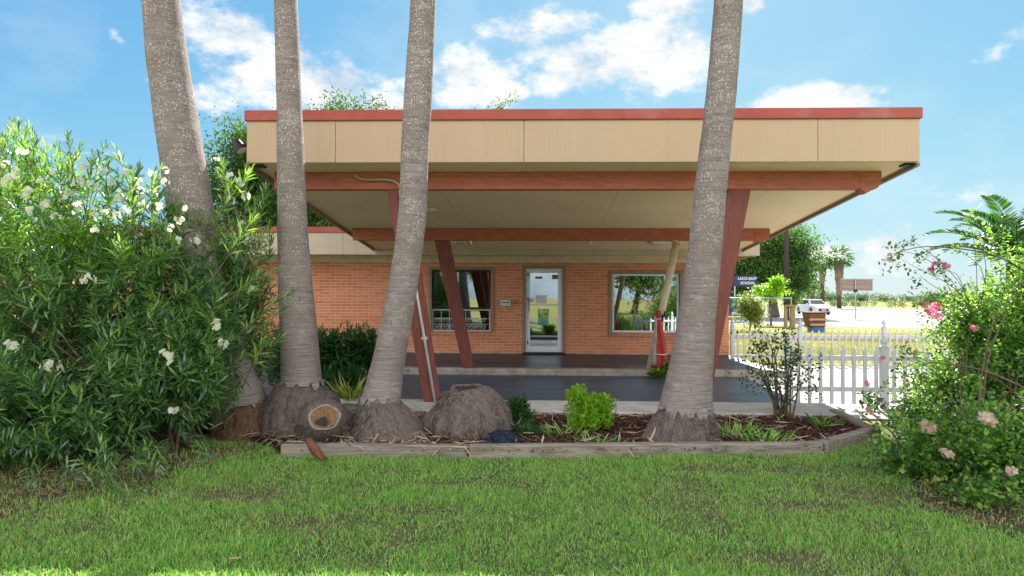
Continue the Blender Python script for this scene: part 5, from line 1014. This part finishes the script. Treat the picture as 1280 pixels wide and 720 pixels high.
m = MB(); m.hexa([(cx-.66, Y-1.12, .94), (cx+.66, Y-1.12, .94), (cx+.66, Y-1.08, .94), (cx-.66, Y-1.08, .94)], [(cx-.55, Y-.55, 1.34), (cx+.55, Y-.55, 1.34), (cx+.55, Y-.51, 1.34), (cx-.55, Y-.51, 1.34)]); m.build('windscreen', M['dark'], E)
for sx in (-1, 1):
    m = MB(); m.hexa([(cx+sx*.775, Y-.7, .96), (cx+sx*.775, Y+1.2, .96), (cx+sx*.74, Y+1.2, .96), (cx+sx*.74, Y-.7, .96)], [(cx+sx*.655, Y-.35, 1.33), (cx+sx*.655, Y+.75, 1.33), (cx+sx*.62, Y+.75, 1.33), (cx+sx*.62, Y-.35, 1.33)]); m.build('side_window', M['dark'], E)
    m = MB(); m.box(cx+sx*.56-.14, cx+sx*.56+.14, Y-2.215, Y-2.16, .56, .68); m.build('headlight', M['lamp'], E, .02)
    m = MB(); m.box(cx+sx*.93-.07, cx+sx*.93+.07, Y-.85, Y-.75, .92, 1.04); m.build('mirror', M['carwhite'], E, .02)
    for yw in (-1.35, 1.35):
        m = MB(); m.tube([(cx+sx*.70, Y+yw, .32), (cx+sx*.88, Y+yw, .32)], .32, 20); tw_ = m.build('wheel', M['rubber'], E, .02); m = MB(); m.tube([(cx+sx*.881, Y+yw, .32), (cx+sx*.895, Y+yw, .32)], .19, 16); m.build('rim', M['galv'], tw_)
m = MB(); m.box(cx-.45, cx+.45, Y-2.235, Y-2.19, .34, .55); m.build('grille', M['black'], E, .02); m = MB(); m.box(cx-.22, cx+.22, Y-2.25, Y-2.237, .38, .48); m.build('number_plate', M['paper'], E)
# far house and far tree lines
def far_wood(name, label, x0, x1, y, h, n, mat, dens=1):
    xs_ = rng.uniform(x0, x1, n); Pp, Ss = [], []
    for x in xs_:
        hh = h*(.45+.55*rng.random())*(1+.4*noise.noise(Vector((x*.05, y, 0)))); k_ = int(70*dens); yy_ = y+rng.uniform(-4, 4)
        d = rng.normal(0, 1, (k_, 3)); d = unit(d)*rng.random((k_, 1))**.4; Pp.append(np.stack([x+d[:, 0]*hh*.65, yy_+d[:, 1]*hh*.65, np.maximum(.1, hh*.5+d[:, 2]*hh*.5)], 1)); Ss += [hh]*k_
    Pp = np.concatenate(Pp); Ss = np.array(Ss); D = rdir(len(Pp)); tag(link(name, leaf_mesh(name, Pp, D, Ss*.22, Ss.mean()*.12, .2, .2, None, (.8, 1, .32, .72)), M[mat]), label, 'trees', kind='stuff')
far_wood('far_trees', 'far line of low hazy trees along the horizon', 40, 330, 240, 4.2, 330, 'hazeleaf')
far_wood('far_hedge', 'green brushy field edge beyond the road', 50, 120, 112, 1.8, 80, 'hazeleaf')
far_wood('roadside_brush', 'green brush behind the pink flowering shrub, along the road', 40, 75, 64, 3.0, 34, 'oakleaf', 2)
for i, (x, y, h_) in enumerate([(-16, -26, 7.5), (-4, -32, 9), (9, -24, 6.5), (20, -30, 8.5)]):
    z = h_*.62; tree('street_tree', ['leafy tree across the street mirrored in the left window', 'tall tree across the street mirrored in the door glass', 'rounded tree across the street mirrored low in the door', 'broad tree across the street mirrored in the large window'][i], 'tree', (x, y, 0), [(x, y, z, h_*.36, h_*.36, h_*.36), (x+1.5, y+.5, z-.8, 2, 2, 1.8)], 160, 26, .3, .16, 'oakleaf', .25, 10, .55, 'trees across the street')
SC.cycles.max_bounces = 12; SC.cycles.diffuse_bounces = 8; SC.cycles.glossy_bounces = 4; SC.cycles.transmission_bounces = 8; SC.cycles.transparent_max_bounces = 12
